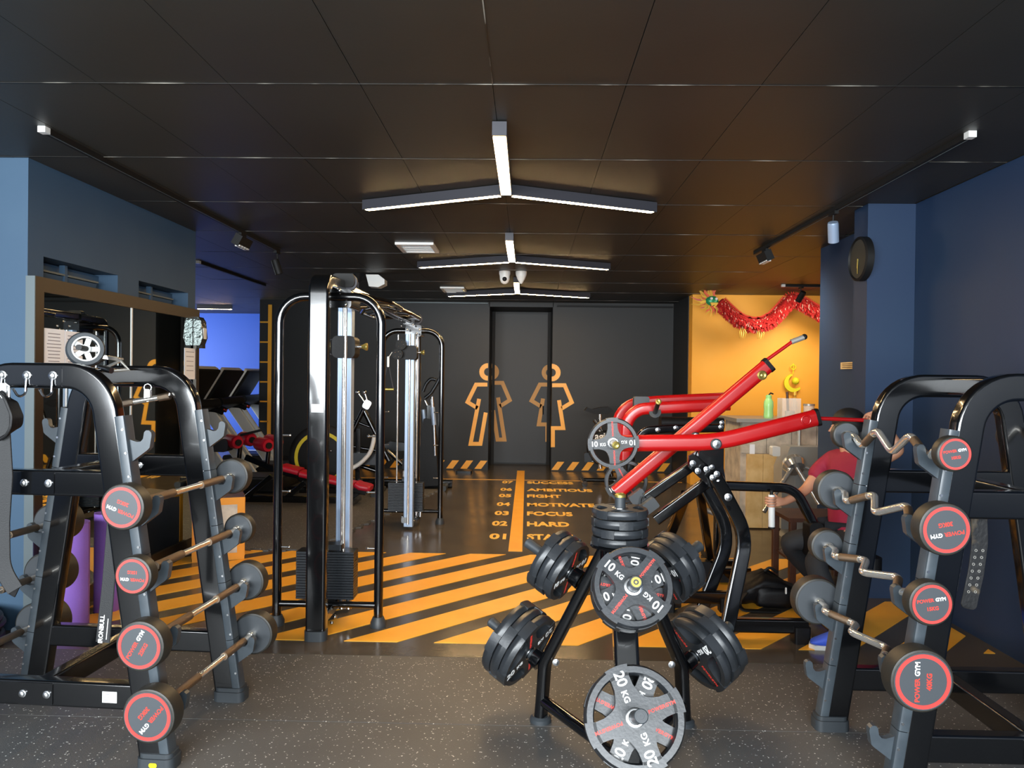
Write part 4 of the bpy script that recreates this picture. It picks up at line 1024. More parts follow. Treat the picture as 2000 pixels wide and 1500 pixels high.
# ================================================================== things hung on the racks
t = thing('ab_roller', 'grey ab wheel lying on top of the mirror side barbell rack', 'ab wheel', (-2.0, 3.36, 1.70))
ax = Vector((0.55, -0.8, 0.12)).normalized(); c = Vector((-1.985, 3.34, 1.708))
g = G(); g.lathe([(0.05, -0.022), (0.072, -0.022), (0.078, -0.012), (0.078, 0.012), (0.072, 0.022), (0.05, 0.022)], c, ax, 32, True); part('tyre', g, M['pad_grey'], t)
g = G(); g.lathe([(0.05, -0.02), (0.056, -0.02), (0.056, 0.024), (0.05, 0.024)], c, ax, 32, True); g.lathe([(0.001, -0.012), (0.02, -0.012), (0.02, 0.026), (0.001, 0.026)], c, ax, 18)
a = ax.orthogonal().normalized(); b = ax.cross(a)
for k in range(5):
    u = a*math.cos(k*1.2566) + b*math.sin(k*1.2566); g.sweep([c + u*0.015, c + u*0.052], rrect(0.022, 0.016), up=ax)
part('spoked_rim', g, M['white_plastic'], t)
g = G(); g.cyl(c + ax*0.02, c + ax*0.13 + Vector((-0.04, 0, -0.01)), 0.013, n=14); part('handle', g, M['black_vinyl'], t)
g = G(); g.cyl(c - ax*0.02, c - ax*0.13, 0.013, n=14); part('handle', g, M['black_vinyl'], t)
t = thing('row_handle', 'chrome V shaped row handle lying on top of the mirror side rack', 'handle', (-1.9, 3.45, 1.66))
g = G(); P = [at(170, 716, 3.5), at(205, 697, 3.5), at(236, 702, 3.5)]
for i, (a, b) in enumerate(((0, 1), (1, 2))): g.rbox((P[a] + P[b]) / 2 + Vector((0, 0, 0)), ((P[b]-P[a]).length, 0.05, 0.016), 0.006, Matrix.Rotation(-math.atan2((P[b]-P[a]).z, (P[b]-P[a]).x), 3, 'Y'), 1)
part('bracket', g, M['chrome'], t)
g = G(); g.tube([at(198, 722, 3.45), at(236, 704, 3.5), at(250, 722, 3.5), at(208, 726, 3.45)], 0.007, 8); part('frame_rod', g, M['chrome'], t)
g = G(); g.cyl(at(196, 718, 3.42), at(218, 724, 3.4), 0.014, n=14); part('grip', g, M['steel'], t)
t = thing('pull_bar', 'short chrome pull bar hanging under the top of the mirror side rack', 'handle', (-1.85, 3.66, 1.5))
g = G(); g.cyl(at(240, 788, 3.66), at(332, 773, 3.66), 0.0145, n=16); part('bar', g, M['chrome'], t)
for a, b in (((240, 788), (262, 784)), ((310, 777), (332, 773))):
    g = G(); g.cyl(at(*a, 3.66), at(*b, 3.66), 0.018, n=16); part('grip', g, M['knurl'], t)
g = G(); g.rbox(at(289, 772, 3.66), (0.028, 0.022, 0.06), 0.008, axis=1); g.torus(at(289, 757, 3.66), (0, 1, 0), 0.018, 0.004, 18, 6); part('swivel_hook', g, M['steel'], t)
# straps on the left edge
def band(name, label, cat, pts, wid, th, m_, up):
    t = thing(name, label, cat, pts[0]); g = G(); g.sweep(fillet(pts, 0.06, 6), rrect(wid, th, th*0.4, 1), up=up); part('strap', g, m_, t); return t
Y0 = 2.98
P = [at(a, b, Y0) for a, b in ((4, 775), (3, 830), (9, 930), (3, 1020), (4, 1110), (30, 1152))]
t = thing('dip_belt', 'dark grey padded dip belt hanging at the left picture edge', 'belt', at(4, 775, Y0))
g = G(); g.sweep(fillet(P, 0.2, 5), rrect(0.06, 0.012, 0.004, 2), up=(0.3, -1, 0)); part('webbing', g, M['strap'], t)
P = [at(a, b, Y0 + 0.02) for a, b in ((4, 772), (20, 780), (33, 812), (31, 838), (8, 850))]
g = G(); g.sweep(fillet(P, 0.05, 6), rrect(0.10, 0.012, 0.004, 2), up=(1, 0.2, 0)); part('padded_loop', g, M['black_vinyl'], t)
c = at(6, 763, Y0); g = G(); g.rbox(c, (0.035, 0.012, 0.06), 0.01, axis=1); part('buckle', g, M['steel'], t)
g = G(); g.tube([at(10, 748, Y0), at(18, 755, Y0), at(18, 775, Y0)], 0.005, 8); part('chain_hook', g, M['steel'], t)
P = [at(a, b, Y0 + 0.06) for a, b in ((-25, 1000), (-4, 1110), (22, 1150), (34, 1156))]
band('resistance_band', 'black resistance band curling below the dip belt at the left edge', 'band', P, 0.05, 0.006, M['black_vinyl'], (0, 1, 0))
P = [at(228, 905, 3.2), at(226, 1010, 3.2), at(212, 1140, 3.2), at(201, 1254, 3.2)]
t = thing('lifting_strap', 'long grey webbing strap with white print hanging in front of the purple mats', 'strap', P[0])
g = G(); g.sweep(P, rrect(0.062, 0.008, 0.003, 1), up=(0, 1, 0), scale=[0.9, 1.15, 0.9, 1.0]); sp = part('webbing', g, M['strap'], t)
d = (P[3] - P[2]).normalized(); c = P[3] - d*0.058; xd = -d
text('lettering', 'IRONBULL', 0.026, M['white_print'], sp, Matrix.Translation(-P[0]) @ frame_mx(c + Vector((-0.008, -0.006, 0)), (0, -1, 0), xd), 0.0006, 0.0006)
g = G(); q = c + Vector((0.016, -0.0052, 0)); g.sweep([q - d*0.045, q + d*0.045], rrect(0.003, 0.001), up=(0, 1, 0)); part('print_line', g, M['white_print'], sp)
P = [at(1912, 1000, 2.94), at(1914, 1060, 2.94), at(1906, 1120, 2.94), at(1892, 1182, 2.94)]
t = thing('lifting_belt', 'worn black leather lifting belt hanging on the right rack', 'belt', P[0])
g = G(); n = 12
L = fillet(P, 0.3, 4)
tip = (P[3] - P[2]).normalized()
g.sweep(L + [P[3] + tip*0.008, P[3] + tip*0.014], rrect(0.062, 0.009, 0.003, 1), up=(0, 1, 0), scale=[1]*len(L) + [0.9, 0.6]); part('leather', g, M['belt'], t)
g = G()
for i in range(7):
    for s in (-1, 1): p = P[3] + (P[1] - P[3]) * (0.22 + 0.11*i); g.torus(p + Vector((s*0.013, -0.005, 0)), (0, 1, 0), 0.0045, 0.0014, 10, 6)
part('eyelets', g, M['stainless'], t)

# ================================================================== floor items on the left
def rolled_mat(label, x, y, h, r, turns=3.2):
    t = thing('rolled_mat', label, 'exercise mat', (x, y, 0), 'rolled purple mats'); n = int(turns*22); P = []
    for i in range(n + 1):
        a = i/22*2*PI; rr = r - (n - i)/22*0.0115; P.append((rr*math.cos(a), rr*math.sin(a), h/2))
    g = G(); g.sweep(P, rrect(0.0095, h), up=(0, 0, 1)); part('roll', g, M['purple'], t, False); return t
rolled_mat('loosely rolled wide purple mat standing nearest the camera by the mirror', -2.885, 4.68, 0.66, 0.13, 3)
rolled_mat('tightly rolled slimmer purple mat standing behind the grey strap', -2.83, 5.03, 0.66, 0.085, 4.5)
t = thing('battle_rope', 'coiled thick black rope on the floor at the left edge', 'rope', (-3.33, 4.25, 0))
g = G(); P = []
for i in range(0, 5*28 + 1):
    a = i/28*2*PI; P.append((0.27*math.cos(a) + 0.02*math.sin(a*0.37), 0.24*math.sin(a), 0.025 + 0.034*i/28))
g.tube(P, 0.022, 8); part('rope', g, M['rubber'], t, False)
g = G(); g.cyl((0.27, 0.0, 0.19), (0.33, -0.16, 0.15), 0.024, n=12); part('end_sleeve', g, M['black_vinyl'], t, False)
t = thing('plyo_box', 'charcoal plyometric box with orange edges beside the mirror', 'box', (-2.73, 6.62, 0), rot=(0, 0, math.radians(24)))
w, d, h = 0.42, 0.42, 0.54
g = G(); g.box((0, 0, h/2 + 0.006), (w - 0.03, d - 0.03, h - 0.02)); part('core', g, M['plybox'], t, False, smooth=False)
for x, nm in ((-w/2 + 0.01, 'side_panel'), (w/2 - 0.01, 'side_panel')):
    g = G(); g.box((x, 0, h/2), (0.02, d, h)); part(nm, g, M['plybox'], t, False, smooth=False)
g = G(); g.box((0, 0, h - 0.004), (w, d, 0.018)); part('top_panel', g, M['dark_wood'], t, False, smooth=False)
for y in (-d/2 + 0.004, d/2 - 0.004):
    g = G()
    for c, s in (((0, y, h - 0.03), (w, 0.022, 0.06)), ((0, y, 0.03), (w, 0.022, 0.06)), ((-w/2 + 0.03, y, h/2), (0.06, 0.022, h - 0.12)), ((w/2 - 0.03, y, h/2), (0.06, 0.022, h - 0.12))): g.box(c, s)
    part('orange_frame', g, M['ply'], t, False, smooth=False)
    g = G(); g.box((0, y, h/2), (w - 0.12, 0.012, h - 0.12)); part('end_panel', g, M['stone'], t, False, smooth=False)
for x in (-w/2 - 0.001, w/2 + 0.001):
    g = G(); g.box((x, 0, h - 0.016), (0.006, d, 0.03)); g.box((x, -d/2 + 0.015, h/2), (0.006, 0.03, h - 0.06)); g.box((x, d/2 - 0.015, h/2), (0.006, 0.03, h - 0.06)); part('edge_strip', g, M['ply'], t, False, smooth=False)

# red sit-up bench
YB2 = 9.4
def bp(px, py, y=YB2): return at(px, py, y)
t = thing('situp_bench', 'red padded decline bench with red leg rollers behind the near tower', 'bench', (-3.0, YB2, 0))
PADP = rrect(0.27, 0.075, 0.03, 3)
g = G(); g.sweep([bp(553, 912), bp(588, 921)], PADP, up=(0, 0, 1)); part('seat_pad', g, M['red_vinyl'], t)
g = G(); g.sweep([bp(590, 924), bp(640, 935), bp(694, 947)], PADP, up=(0, 0, 1)); part('back_pad', g, M['red_vinyl'], t)
g = G(); g.sweep([bp(697, 944), bp(706, 949), bp(721, 952), bp(726, 953)], PADP, up=(0, 0, 1), scale=[0.95, 1.05, 1.0, 0.8]); part('head_pad', g, M['red_vinyl'], t)
g = G(); g.sweep([bp(480, 893), bp(545, 920), bp(715, 962)], rrect(0.07, 0.06, 0.01), up=(0, 1, 0)); part('spine', g, M['frame'], t)
for px, py, nm in ((455, 862, 'roller_pad'), (482, 857, 'roller_pad'), (514, 868, 'roller_pad'), (533, 862, 'roller_pad')):
    c = bp(px, py, YB2 - (0.1 if px in (455, 514) else -0.1)); r = 0.085
    g = G(); g.lathe([(0.001, -0.13), (r*0.85, -0.13), (r, -0.10), (r, 0.10), (r*0.85, 0.13), (0.001, 0.13)], c, Vector((0.75, -0.66, -0.05)), 22); o = part(nm, g, M['red_vinyl'], t)
    g = G(); ax = Vector((0.75, -0.66, -0.05)).normalized(); g.cyl(c + ax*0.125, c + ax*0.15, 0.04, n=14); part('roller_cap', g, M['black_matte'], o)
g = G(); g.tube([bp(470, 862), bp(466, 905)], 0.028, 10); g.tube([bp(526, 866), bp(522, 905)], 0.028, 10); part('roller_post', g, M['frame'], t)
g = G(); g.rbox(bp(432, 869, 9.3), (0.24, 0.2, 0.16), 0.05, axis=1); part('head_block', g, M['lamp_case'], t)
g = G(); g.rbox(bp(490, 845), (0.26, 0.06, 0.03), 0.01, Matrix.Rotation(-0.25, 3, 'Y'), 1); part('tray', g, M['black_matte'], t)
for a, b in (((530, 930), (478, 972)), ((596, 942), (556, 975)), ((700, 962), (678, 985))):
    g = G(); p, q = bp(*a), bp(*b); q.z = 0.05; g.sweep([p, q], rrect(0.06, 0.05, 0.01), up=(0, 1, 0)); part('leg', g, M['frame'], t)
g = G(); p, q = bp(470, 975), bp(690, 980); p.z = q.z = 0.045; g.sweep([p, q], rrect(0.09, 0.07, 0.01), up=(0, 1, 0)); part('base_rail', g, M['frame'], t)
for x in (p.x, q.x):
    g = G(); g.rbox((x, YB2, 0.03), (0.09, 0.55, 0.06), 0.02, axis=1); part('base_foot', g, M['pad_grey'], t)

# exercise bike with yellow rimmed flywheel
YK = 10.2
t = thing('exercise_bike', 'black exercise bike with big yellow rimmed flywheel behind the near tower', 'exercise bike', (-2.85, YK, 0))
c = at(628, 893, YK); R = 0.385
g = G(); g.lathe([(0.001, -0.05), (R, -0.05), (R + 0.06, -0.02), (R + 0.06, 0.02), (R, 0.05), (0.001, 0.05)], c, (0, -1, 0), 40); hb = part('wheel_housing', g, M['black_matte'], t)
g = G(); g.lathe([(R - 0.075, 0.052), (R - 0.03, 0.052), (R - 0.03, 0.06), (R - 0.075, 0.06)], c, (0, -1, 0), 40, True); part('yellow_rim', g, M['yellow_rim'], hb, label='yellow rim band')
g = G(); g.lathe([(0.001, 0.05), (0.10, 0.05), (0.09, 0.08), (0.001, 0.08)], c + Vector((-0.03, 0, 0)), (0, -1, 0), 22); part('hub', g, M['dark_metal'], hb)
g = G()
for a in (0.6, 2.2, 3.9): g.ball(c + Vector((0.17*math.cos(a), -0.06, 0.17*math.sin(a))), 0.022, 8, 6)
part('hub_bolts', g, M['steel'], hb)
def bt(nm, pts, r, m_=M['frame'], fr=0.1, y=YK):
    P = [at(a, b, y) for a, b in pts]; g = G(); g.tube(fillet(P, fr, 5) if len(P) > 2 else P, r, 10, up=(0, 1, 0)); return part(nm, g, m_, t)
bt('frame_tube', [(640, 890), (690, 840), (710, 800)], 0.035)
bt('frame_tube', [(712, 803), (735, 850), (760, 900)], 0.038)
bt('link_tube', [(686, 820), (728, 836)], 0.018)
bt('handlebar_stem', [(700, 768), (717, 792)], 0.013, M['steel']); bt('handlebar_stem', [(712, 766), (720, 790)], 0.013, M['steel'])
for px in (699, 712):
    g = G(); g.ball(at(px, 766, YK), 0.03, 10, 7); part('handle_knob', g, M['steel'], t)
g = G(); g.rbox(at(718, 790, YK), (0.10, 0.1, 0.12), 0.03, Matrix.Rotation(0.5, 3, 'Y'), 1); part('clamp', g, M['steel'], t)
bt('swing_guard', [(732, 850), (724, 885), (704, 905), (684, 917)], 0.028, M['white_plastic'], 0.5, YK - 0.25)
bt('pedal_arm', [(690, 872), (735, 880)], 0.02); bt('frame_tube', [(690, 905), (750, 925)], 0.03)
g = G(); g.rbox(at(712, 895, YK), (0.42, 0.2, 0.16), 0.06, axis=1); part('drive_cover', g, M['dark_metal'], t)
P = at(640, 950, YK); g = G(); g.rbox((P.x + 0.1, YK, 0.05), (1.3, 0.1, 0.09), 0.02, axis=0); part('base_beam', g, M['frame'], t)
for x in (-0.42, 0.7):
    g = G(); g.rbox((P.x + x, YK, 0.04), (0.09, 0.6, 0.08), 0.03, axis=1); part('base_foot', g, M['pad_grey'], t)
g = G(); q = at(700, 880, YK); g.sweep([(q.x, YK, 0.08), (q.x, YK, 0.9)], rrect(0.07, 0.07, 0.01), up=(0, 1, 0)); part('post', g, M['frame'], t)

# cross trainer beside the far tower
YE = 10.9
t = thing('cross_trainer', 'black cross trainer with two curved hand levers behind the far tower', 'cross trainer', (-1.5, YE, 0))
bt('hand_lever', [(826, 765), (832, 750), (842, 739), (852, 742)], 0.026, M['dark_metal'], 0.15, YE)
bt('hand_lever', [(830, 778), (842, 768), (853, 750), (858, 740)], 0.026, M['dark_metal'], 0.15, YE - 0.2)
bt('swing_pole', [(820, 775), (818, 835), (822, 905)], 0.022, M['steel'], 0.3, YE); bt('swing_pole', [(844, 775), (848, 835), (850, 890)], 0.022, M['steel'], 0.3, YE - 0.2)
bt('link_tube', [(830, 782), (841, 806), (835, 830)], 0.02, M['steel'], 0.05, YE); bt('pole_sleeve', [(827, 800), (831, 842)], 0.03, M['silver'], 0.1, YE)
bt('pole_sleeve', [(845, 795), (848, 830)], 0.03, M['silver'], 0.1, YE - 0.2)
g = G(); p = at(838, 860, YE); g.prism([(-0.13, -0.62), (0.16, -0.6), (0.13, -0.1), (0.05, 0.35), (-0.06, 0.35), (-0.14, -0.1)], 0.34, Matrix.Translation((p.x, YE, p.z - 0.03)) @ XZ); part('drive_cover', g, M['black_vinyl'], t)
bt('foot_bar', [(756, 880), (790, 910), (806, 935)], 0.03, M['frame'], 0.2, YE - 0.2); bt('foot_bar', [(770, 890), (785, 905), (800, 915)], 0.03, M['dark_metal'], 0.2, YE + 0.2)
g = G(); p = at(771, 868, YE); g.prism([(-0.16, -0.02), (-0.05, 0.05), (0.16, 0.03), (0.16, -0.08), (-0.02, -0.09)], 0.2, Matrix.Translation((p.x, YE, p.z)) @ XZ); part('pedal_plate', g, M['dark_metal'], t)
p = at(810, 930, YE); g = G(); g.rbox((p.x - 0.1, YE, 0.06), (1.3, 0.09, 0.11), 0.02, axis=0); part('base_beam', g, M['frame'], t)
for x in (-0.7, 0.45):
    g = G(); g.rbox((p.x + x, YE, 0.04), (0.09, 0.7, 0.08), 0.03, axis=1); part('base_foot', g, M['pad_grey'], t)
g = G(); q = at(838, 850, YE); g.sweep([(q.x, YE, 0.08), (q.x, YE, 1.2)], rrect(0.08, 0.08, 0.01), up=(0, 1, 0)); part('post', g, M['frame'], t)

# treadmills facing left in front of the cobalt wall
def treadmill(label, x, y):
    t = thing('treadmill', label, 'treadmill', (x, y, 0), 'treadmills in the blue bay')
    g = G(); g.rbox((0.55, 0, 0.13), (1.6, 0.78, 0.16), 0.05, axis=1); part('deck', g, M['black_matte'], t, False)
    g = G(); g.box((0.62, 0, 0.215), (1.35, 0.5, 0.01)); part('belt', g, M['rubber'], t, False, smooth=False)
    for s in (-1, 1):
        g = G(); g.sweep([(0.66, s*0.40, 0.15), (0.0, s*0.40, 1.10)], rrect(0.175, 0.06, 0.02), up=(0, 1, 0)); part('upright', g, M['tread_grey'], t, False)
        g = G(); g.sweep([(0.0, s*0.40, 1.10), (0.14, s*0.40, 1.09), (0.22, s*0.4, 1.06)], rrect(0.07, 0.07, 0.02), up=(0, 1, 0)); part('handrail', g, M['black_vinyl'], t, False)
    g = G(); g.rbox((-0.02, 0, 1.14), (0.42, 0.88, 0.14), 0.05, Matrix.Rotation(-0.35, 3, 'Y'), 1); part('console_base', g, M['black_vinyl'], t, False)
    g = G(); g.rbox((0.04, 0, 1.44), (0.05, 0.72, 0.56), 0.02, Matrix.Rotation(0.55, 3, 'Y'), 1); sc = part('screen', g, M['black_matte'], t, False)
    g = G(); g.rbox((-0.005, 0, 1.464), (0.05, 0.745, 0.58), 0.02, Matrix.Rotation(0.55, 3, 'Y'), 0); part('screen_back', g, M['white_plastic'], sc, False, label='white rear shell')
    g = G(); g.ball((0.2, -0.41, 1.07), 0.03, 10, 7); part('stop_button', g, M['red_print'], t, False, label='red stop knob')
    return t
treadmill('nearest treadmill in front of the bright blue wall, screen at its left', -4.62, 10.4)
treadmill('second treadmill in front of the bright blue wall, behind the nearest', -4.85, 11.9)
treadmill('farthest treadmill in front of the bright blue wall, mostly hidden by the black wall', -5.05, 13.4)

# spin bike by the restroom wall
YS = 11.5
t = thing('spin_bike', 'small black spin bike by the black back wall left of the red machine', 'exercise bike', (1.2, YS, 0))
g = G(); p = at(1172, 802, YS); g.prism([(-0.24, 0.0), (-0.20, 0.05), (-0.12, 0.02), (0.0, 0.05), (0.13, 0.06), (0.2, 0.0), (0.1, -0.05), (-0.1, -0.05)], 0.16, Matrix.Translation(p) @ XZ); part('saddle', g, M['black_vinyl'], t)
g = G(); g.cyl(at(1172, 808, YS), at(1172, 850, YS), 0.022, n=12); part('seat_post', g, M['chrome'], t)
g = G(); q = at(1180, 875, YS); g.lathe([(0.001, -0.06), (0.25, -0.06), (0.27, 0), (0.25, 0.06), (0.001, 0.06)], q, (0, -1, 0), 32); fw = part('flywheel_cover', g, M['black_matte'], t)
text('lettering', 'agile', 0.15, M['white_print'], fw, Matrix.Translation(at(1178, 852, YS) - Vector((1.2, YS, 0)) + Vector((0, -0.064, 0))) @ XZ, 0.003)
g = G(); g.cyl(at(1170, 890, YS), at(1173, 915, YS), 0.03, n=12); part('crank', g, M['steel'], t)
for a, b, r in (((1172, 850), (1195, 930), 0.03), ((1160, 820), (1180, 850), 0.025), ((1195, 850), (1215, 800), 0.03)):
    g = G(); g.cyl(at(*a, YS), at(*b, YS), r, n=12); part('frame_tube', g, M['frame'], t)
for px in (1140, 1205):
    x = at(px, 930, YS).x; g = G(); g.rbox((x, YS, 0.04), (0.08, 0.5, 0.08), 0.03, axis=1); part('base_foot', g, M['frame'], t)
a, b = at(1140, 925, YS), at(1205, 925, YS); g = G(); g.rbox(((a.x+b.x)/2, YS, 0.07), (b.x-a.x, 0.08, 0.06), 0.02, axis=0); part('base_beam', g, M['frame'], t)
g = G(); p = at(1148, 893, YS); g.rbox(p, (0.12, 0.1, 0.14), 0.02, axis=1); part('pedal', g, M['dark_metal'], t)
g = G(); g.cyl(at(1150, 900, YS), at(1185, 905, YS), 0.018, n=10); part('pedal_arm', g, M['steel'], t)
t = thing('floor_scale', 'flat dark floor plate lying by the orange blocks of the back wall', 'scale', (-1.05, 12.75, 0))
g = G(); g.rbox((0, 0, 0.02), (0.28, 0.3, 0.04), 0.03, axis=2); part('platform', g, M['dark_metal'], t, False)

# ================================================================== bar counter, turnstile and decorations by the yellow wall
t = thing('bar_counter', 'bar counter with pale oak front and grey cladding by the yellow wall', 'counter', (2.9, 8.55, 0))
x0 = at(1443, 950, 8.2).x
g = G(); g.box((x0 + 0.7, 8.55, 0.60), (1.36, 0.64, 1.12)); part('body', g, M['stone'], t, smooth=False)
for i in range(2):
    g = G(); g.box((x0 + 0.17 + 0.175*i, 8.215, 0.415), (0.172, 0.03, 0.80)); part('oak_panel', g, M['oak'], t, smooth=False)
for i in range(5):
    g = G(); g.box((x0 + 0.16 + 0.27*i, 8.222, 0.99), (0.262, 0.016, 0.33)); part('cladding_board', g, M['stone'], t, smooth=False)
g = G(); g.box((x0 + 0.68, 8.53, 1.18), (1.46, 0.78, 0.04)); part('counter_top', g, M['stainless'], t, smooth=False)
g = G(); g.box((x0 + 0.14, 8.205, 0.86), (0.055, 0.006, 0.12)); part('price_tag', g, M['paper'], t, smooth=False)
t = thing('water_bottle', 'translucent green sports bottle on the bar counter', 'bottle', (at(1501, 800, 8.4).x, 8.4, 1.20))
g = G(); g.lathe([(0.001, 0), (0.05, 0), (0.053, 0.02), (0.048, 0.09), (0.053, 0.13), (0.05, 0.18), (0.03, 0.215), (0.001, 0.215)], n=24); part('body', g, M['green_plastic'], t, False)
g = G(); g.lathe([(0.001, 0.212), (0.03, 0.212), (0.032, 0.245), (0.02, 0.255), (0.001, 0.255)], n=20); part('cap', g, M['green_plastic'], t, False)
g = G(); g.tube([(0.0, 0, 0.25), (0.02, 0, 0.275), (0.05, 0, 0.265)], 0.008, 8); part('carry_loop', g, M['black_matte'], t, False)
t = thing('storage_jar', 'clear square jar with scoops on the bar counter', 'jar', (at(1541, 800, 8.4).x, 8.4, 1.20))
for x, y, sx, sy in ((-0.1, 0, 0.006, 0.16), (0.1, 0, 0.006, 0.16), (0, -0.08, 0.2, 0.006), (0, 0.08, 0.2, 0.006)):
    g = G(); g.box((x, y, 0.11), (sx, sy, 0.22)); part('side', g, M['clear_plastic'], t, False, smooth=False)
g = G(); g.box((0, 0, 0.005), (0.2, 0.16, 0.01)); part('bottom', g, M['clear_plastic'], t, False, smooth=False)
g = G(); g.rbox((0.01, 0, 0.046), (0.10, 0.08, 0.07), 0.03, axis=2); part('contents', g, M['stone'], t, False)
g = G(); g.cyl((-0.01, 0, 0.05), (-0.02, 0.01, 0.29), 0.014, n=10); part('scoop', g, M['dark_wood'], t, False)
t = thing('storage_jar', 'small clear jar at the wall end of the bar counter', 'jar', (at(1580, 800, 8.4).x, 8.4, 1.20))
g = G(); g.lathe([(0.001, 0), (0.06, 0), (0.06, 0.14), (0.056, 0.14), (0.056, 0.01), (0.001, 0.01)], n=22); part('body', g, M['clear_plastic'], t, False)
g = G(); g.lathe([(0.001, 0.14), (0.062, 0.14), (0.062, 0.16), (0.001, 0.16)], n=22); part('lid', g, M['stainless'], t, False)
# turnstile
YT = 7.85
t = thing('turnstile', 'stainless steel tripod turnstile in front of the bar counter', 'turnstile', (2.85, YT, 0))
a = at(1516, 870, YT); b = at(1512, 1040, YT); zt = a.z
g = G(); g.prism([(0, 0.10), (0, zt - 0.22), (0.08, zt), (0.42, zt), (0.62, zt - 0.10), (0.62, 0.10)], 0.26, Matrix.Translation((a.x + 0.02, YT, 0)) @ XZ); part('housing', g, M['stainless'], t, ang=20)
g = G(); g.prism([(0.04, 0), (0.10, 0.10), (0.54, 0.10), (0.58, 0)], 0.2, Matrix.Translation((a.x + 0.02, YT, 0)) @ XZ); part('plinth', g, M['stainless'], t, ang=20)
g = G(); g.box((a.x + 0.35, YT - 0.132, zt - 0.42), (0.4, 0.006, 0.30)); part('access_panel', g, M['stainless'], t, smooth=False)
g = G(); g.rbox((a.x - 0.03, YT - 0.05, at(1508, 880, YT).z), (0.08, 0.1, 0.10), 0.015, axis=1); part('card_reader', g, M['white_plastic'], t)
h = at(1549, 905, YT - 0.2)
g = G(); g.lathe([(0.001, 0.08), (0.09, 0.08), (0.115, 0.02), (0.10, -0.03), (0.001, -0.04)], h, Vector((0.1, -0.75, -0.6)).normalized(), 26); part('hub', g, M['chrome'], t)
for q in (at(1492, 1000, YT - 0.42), at(1600, 985, YT - 0.42), at(1606, 925, YT - 0.25)):
    g = G(); g.cyl(h + Vector((0, -0.04, 0)), q, 0.0215, n=14); part('arm', g, M['chrome'], t)
g = G(); g.cyl((at(1563, 860, YT).x, YT + 0.03, zt - 0.02), (at(1563, 840, YT).x, YT + 0.03, zt + 0.30), 0.02, n=12); part('signal_post', g, M['stainless'], t)
# wooden side table near the person
t = thing('side_table', 'dark brown wooden side table beside the seated person', 'table', (2.33, 6.1, 0))
for x in (-0.25, 0.25):
    for y in (-0.2, 0.2):
        g = G(); g.rbox((x, y, 0.26), (0.05, 0.05, 0.52), 0.006, axis=2); part('leg', g, M['dark_wood'], t, False)
g = G(); g.box((0, 0, 0.53), (0.58, 0.48, 0.03)); part('top', g, M['dark_wood'], t, False, smooth=False)
g = G(); g.box((0, 0, 0.2), (0.5, 0.4, 0.02)); part('shelf', g, M['dark_wood'], t, False, smooth=False)
t = thing('tissue_pack', 'white tissue pack on the shelf of the brown side table', 'tissues', (2.27, 6.0, 0.21))
g = G(); g.rbox((0, 0, 0.04), (0.22, 0.12, 0.08), 0.03, axis=1); part('pack', g, M['paper'], t, False)
g = G(); g.prism([(-0.03, 0), (0.03, 0), (0.05, 0.07), (0.0, 0.04), (-0.04, 0.06)], 0.02, Matrix.Translation((0, 0, 0.08)) @ XZ); part('loose_tissue', g, M['paper'], t, False)

# yellow moon ornament with tassel
t = thing('hanging_ornament', 'yellow crescent ornament with tassel on the yellow wall', 'ornament', at(1549, 730, 11.63))
c = at(1549, 748, 11.61)
g = G(); P = [(0.14*math.cos(a), 0.14*math.sin(a)) for a in [math.radians(100 + 17*i) for i in range(14)]]; P2 = [(0.03 + 0.105*math.cos(a), 0.02 + 0.105*math.sin(a)) for a in [math.radians(110 + 15.5*i) for i in range(14)]][::-1]
g.prism(P + P2, 0.035, Matrix.Translation(c) @ XZ); part('crescent', g, M['tassel'], t)
g = G(); g.ball(c + Vector((0.03, -0.02, 0.03)), 0.055); part('bead', g, M['tassel'], t)
g = G(); g.tube([c + Vector((0, 0, 0.14)), c + Vector((0.0, 0, 0.3))], 0.008, 6); g.torus(c + Vector((0, 0, 0.24)), (0, 1, 0), 0.035, 0.008, 16, 6); part('cord', g, M['tassel'], t)
g = G()
for i in range(9): g.cyl(c + Vector((0.03, 0, -0.15)), c + Vector((0.03 + (i - 4)*0.012, (i % 3 - 1)*0.015, -0.36)), 0.006, n=5)
g.cyl(c + Vector((0.03, 0, -0.13)), c + Vector((0.03, 0, -0.19)), 0.03, n=10); part('tassel', g, M['dragon_gold'], t)

# paper dragon garland
YD = 11.15
t = thing('paper_dragon', 'red folded paper dragon garland strung across the yellow wall', 'garland', at(1400, 590, YD))
D0 = [at(a, b, YD) for a, b in ((1404, 590), (1422, 608), (1440, 624), (1462, 634), (1484, 635), (1506, 626), (1526, 606), (1545, 583), (1566, 592), (1590, 607), (1620, 622), (1650, 632))]
path = []
for i in range(len(D0) - 1):
    for k in range(6): path.append(D0[i].lerp(D0[i+1], k/6))
sm2 = [path[0]] + [(path[i-1] + path[i]*2 + path[i+1])/4 for i in range(1, len(path)-1)] + [path[-1]]
for _ in range(1): sm2 = [sm2[0]] + [(sm2[i-1] + sm2[i]*2 + sm2[i+1])/4 for i in range(1, len(sm2)-1)] + [sm2[-1]]
dense = []
for i in range(len(sm2) - 1): dense += [sm2[i], sm2[i].lerp(sm2[i+1], 0.5)]
g = G(); g.sweep(dense, circ(0.088, 14), up=(0, 1, 0), scale=[1.0 if i % 2 else 0.8 for i in range(len(dense))]); part('pleated_body', g, M['dragon_red'], t, ang=20)
g = G(); g2 = G(); rnd = random.Random(5)
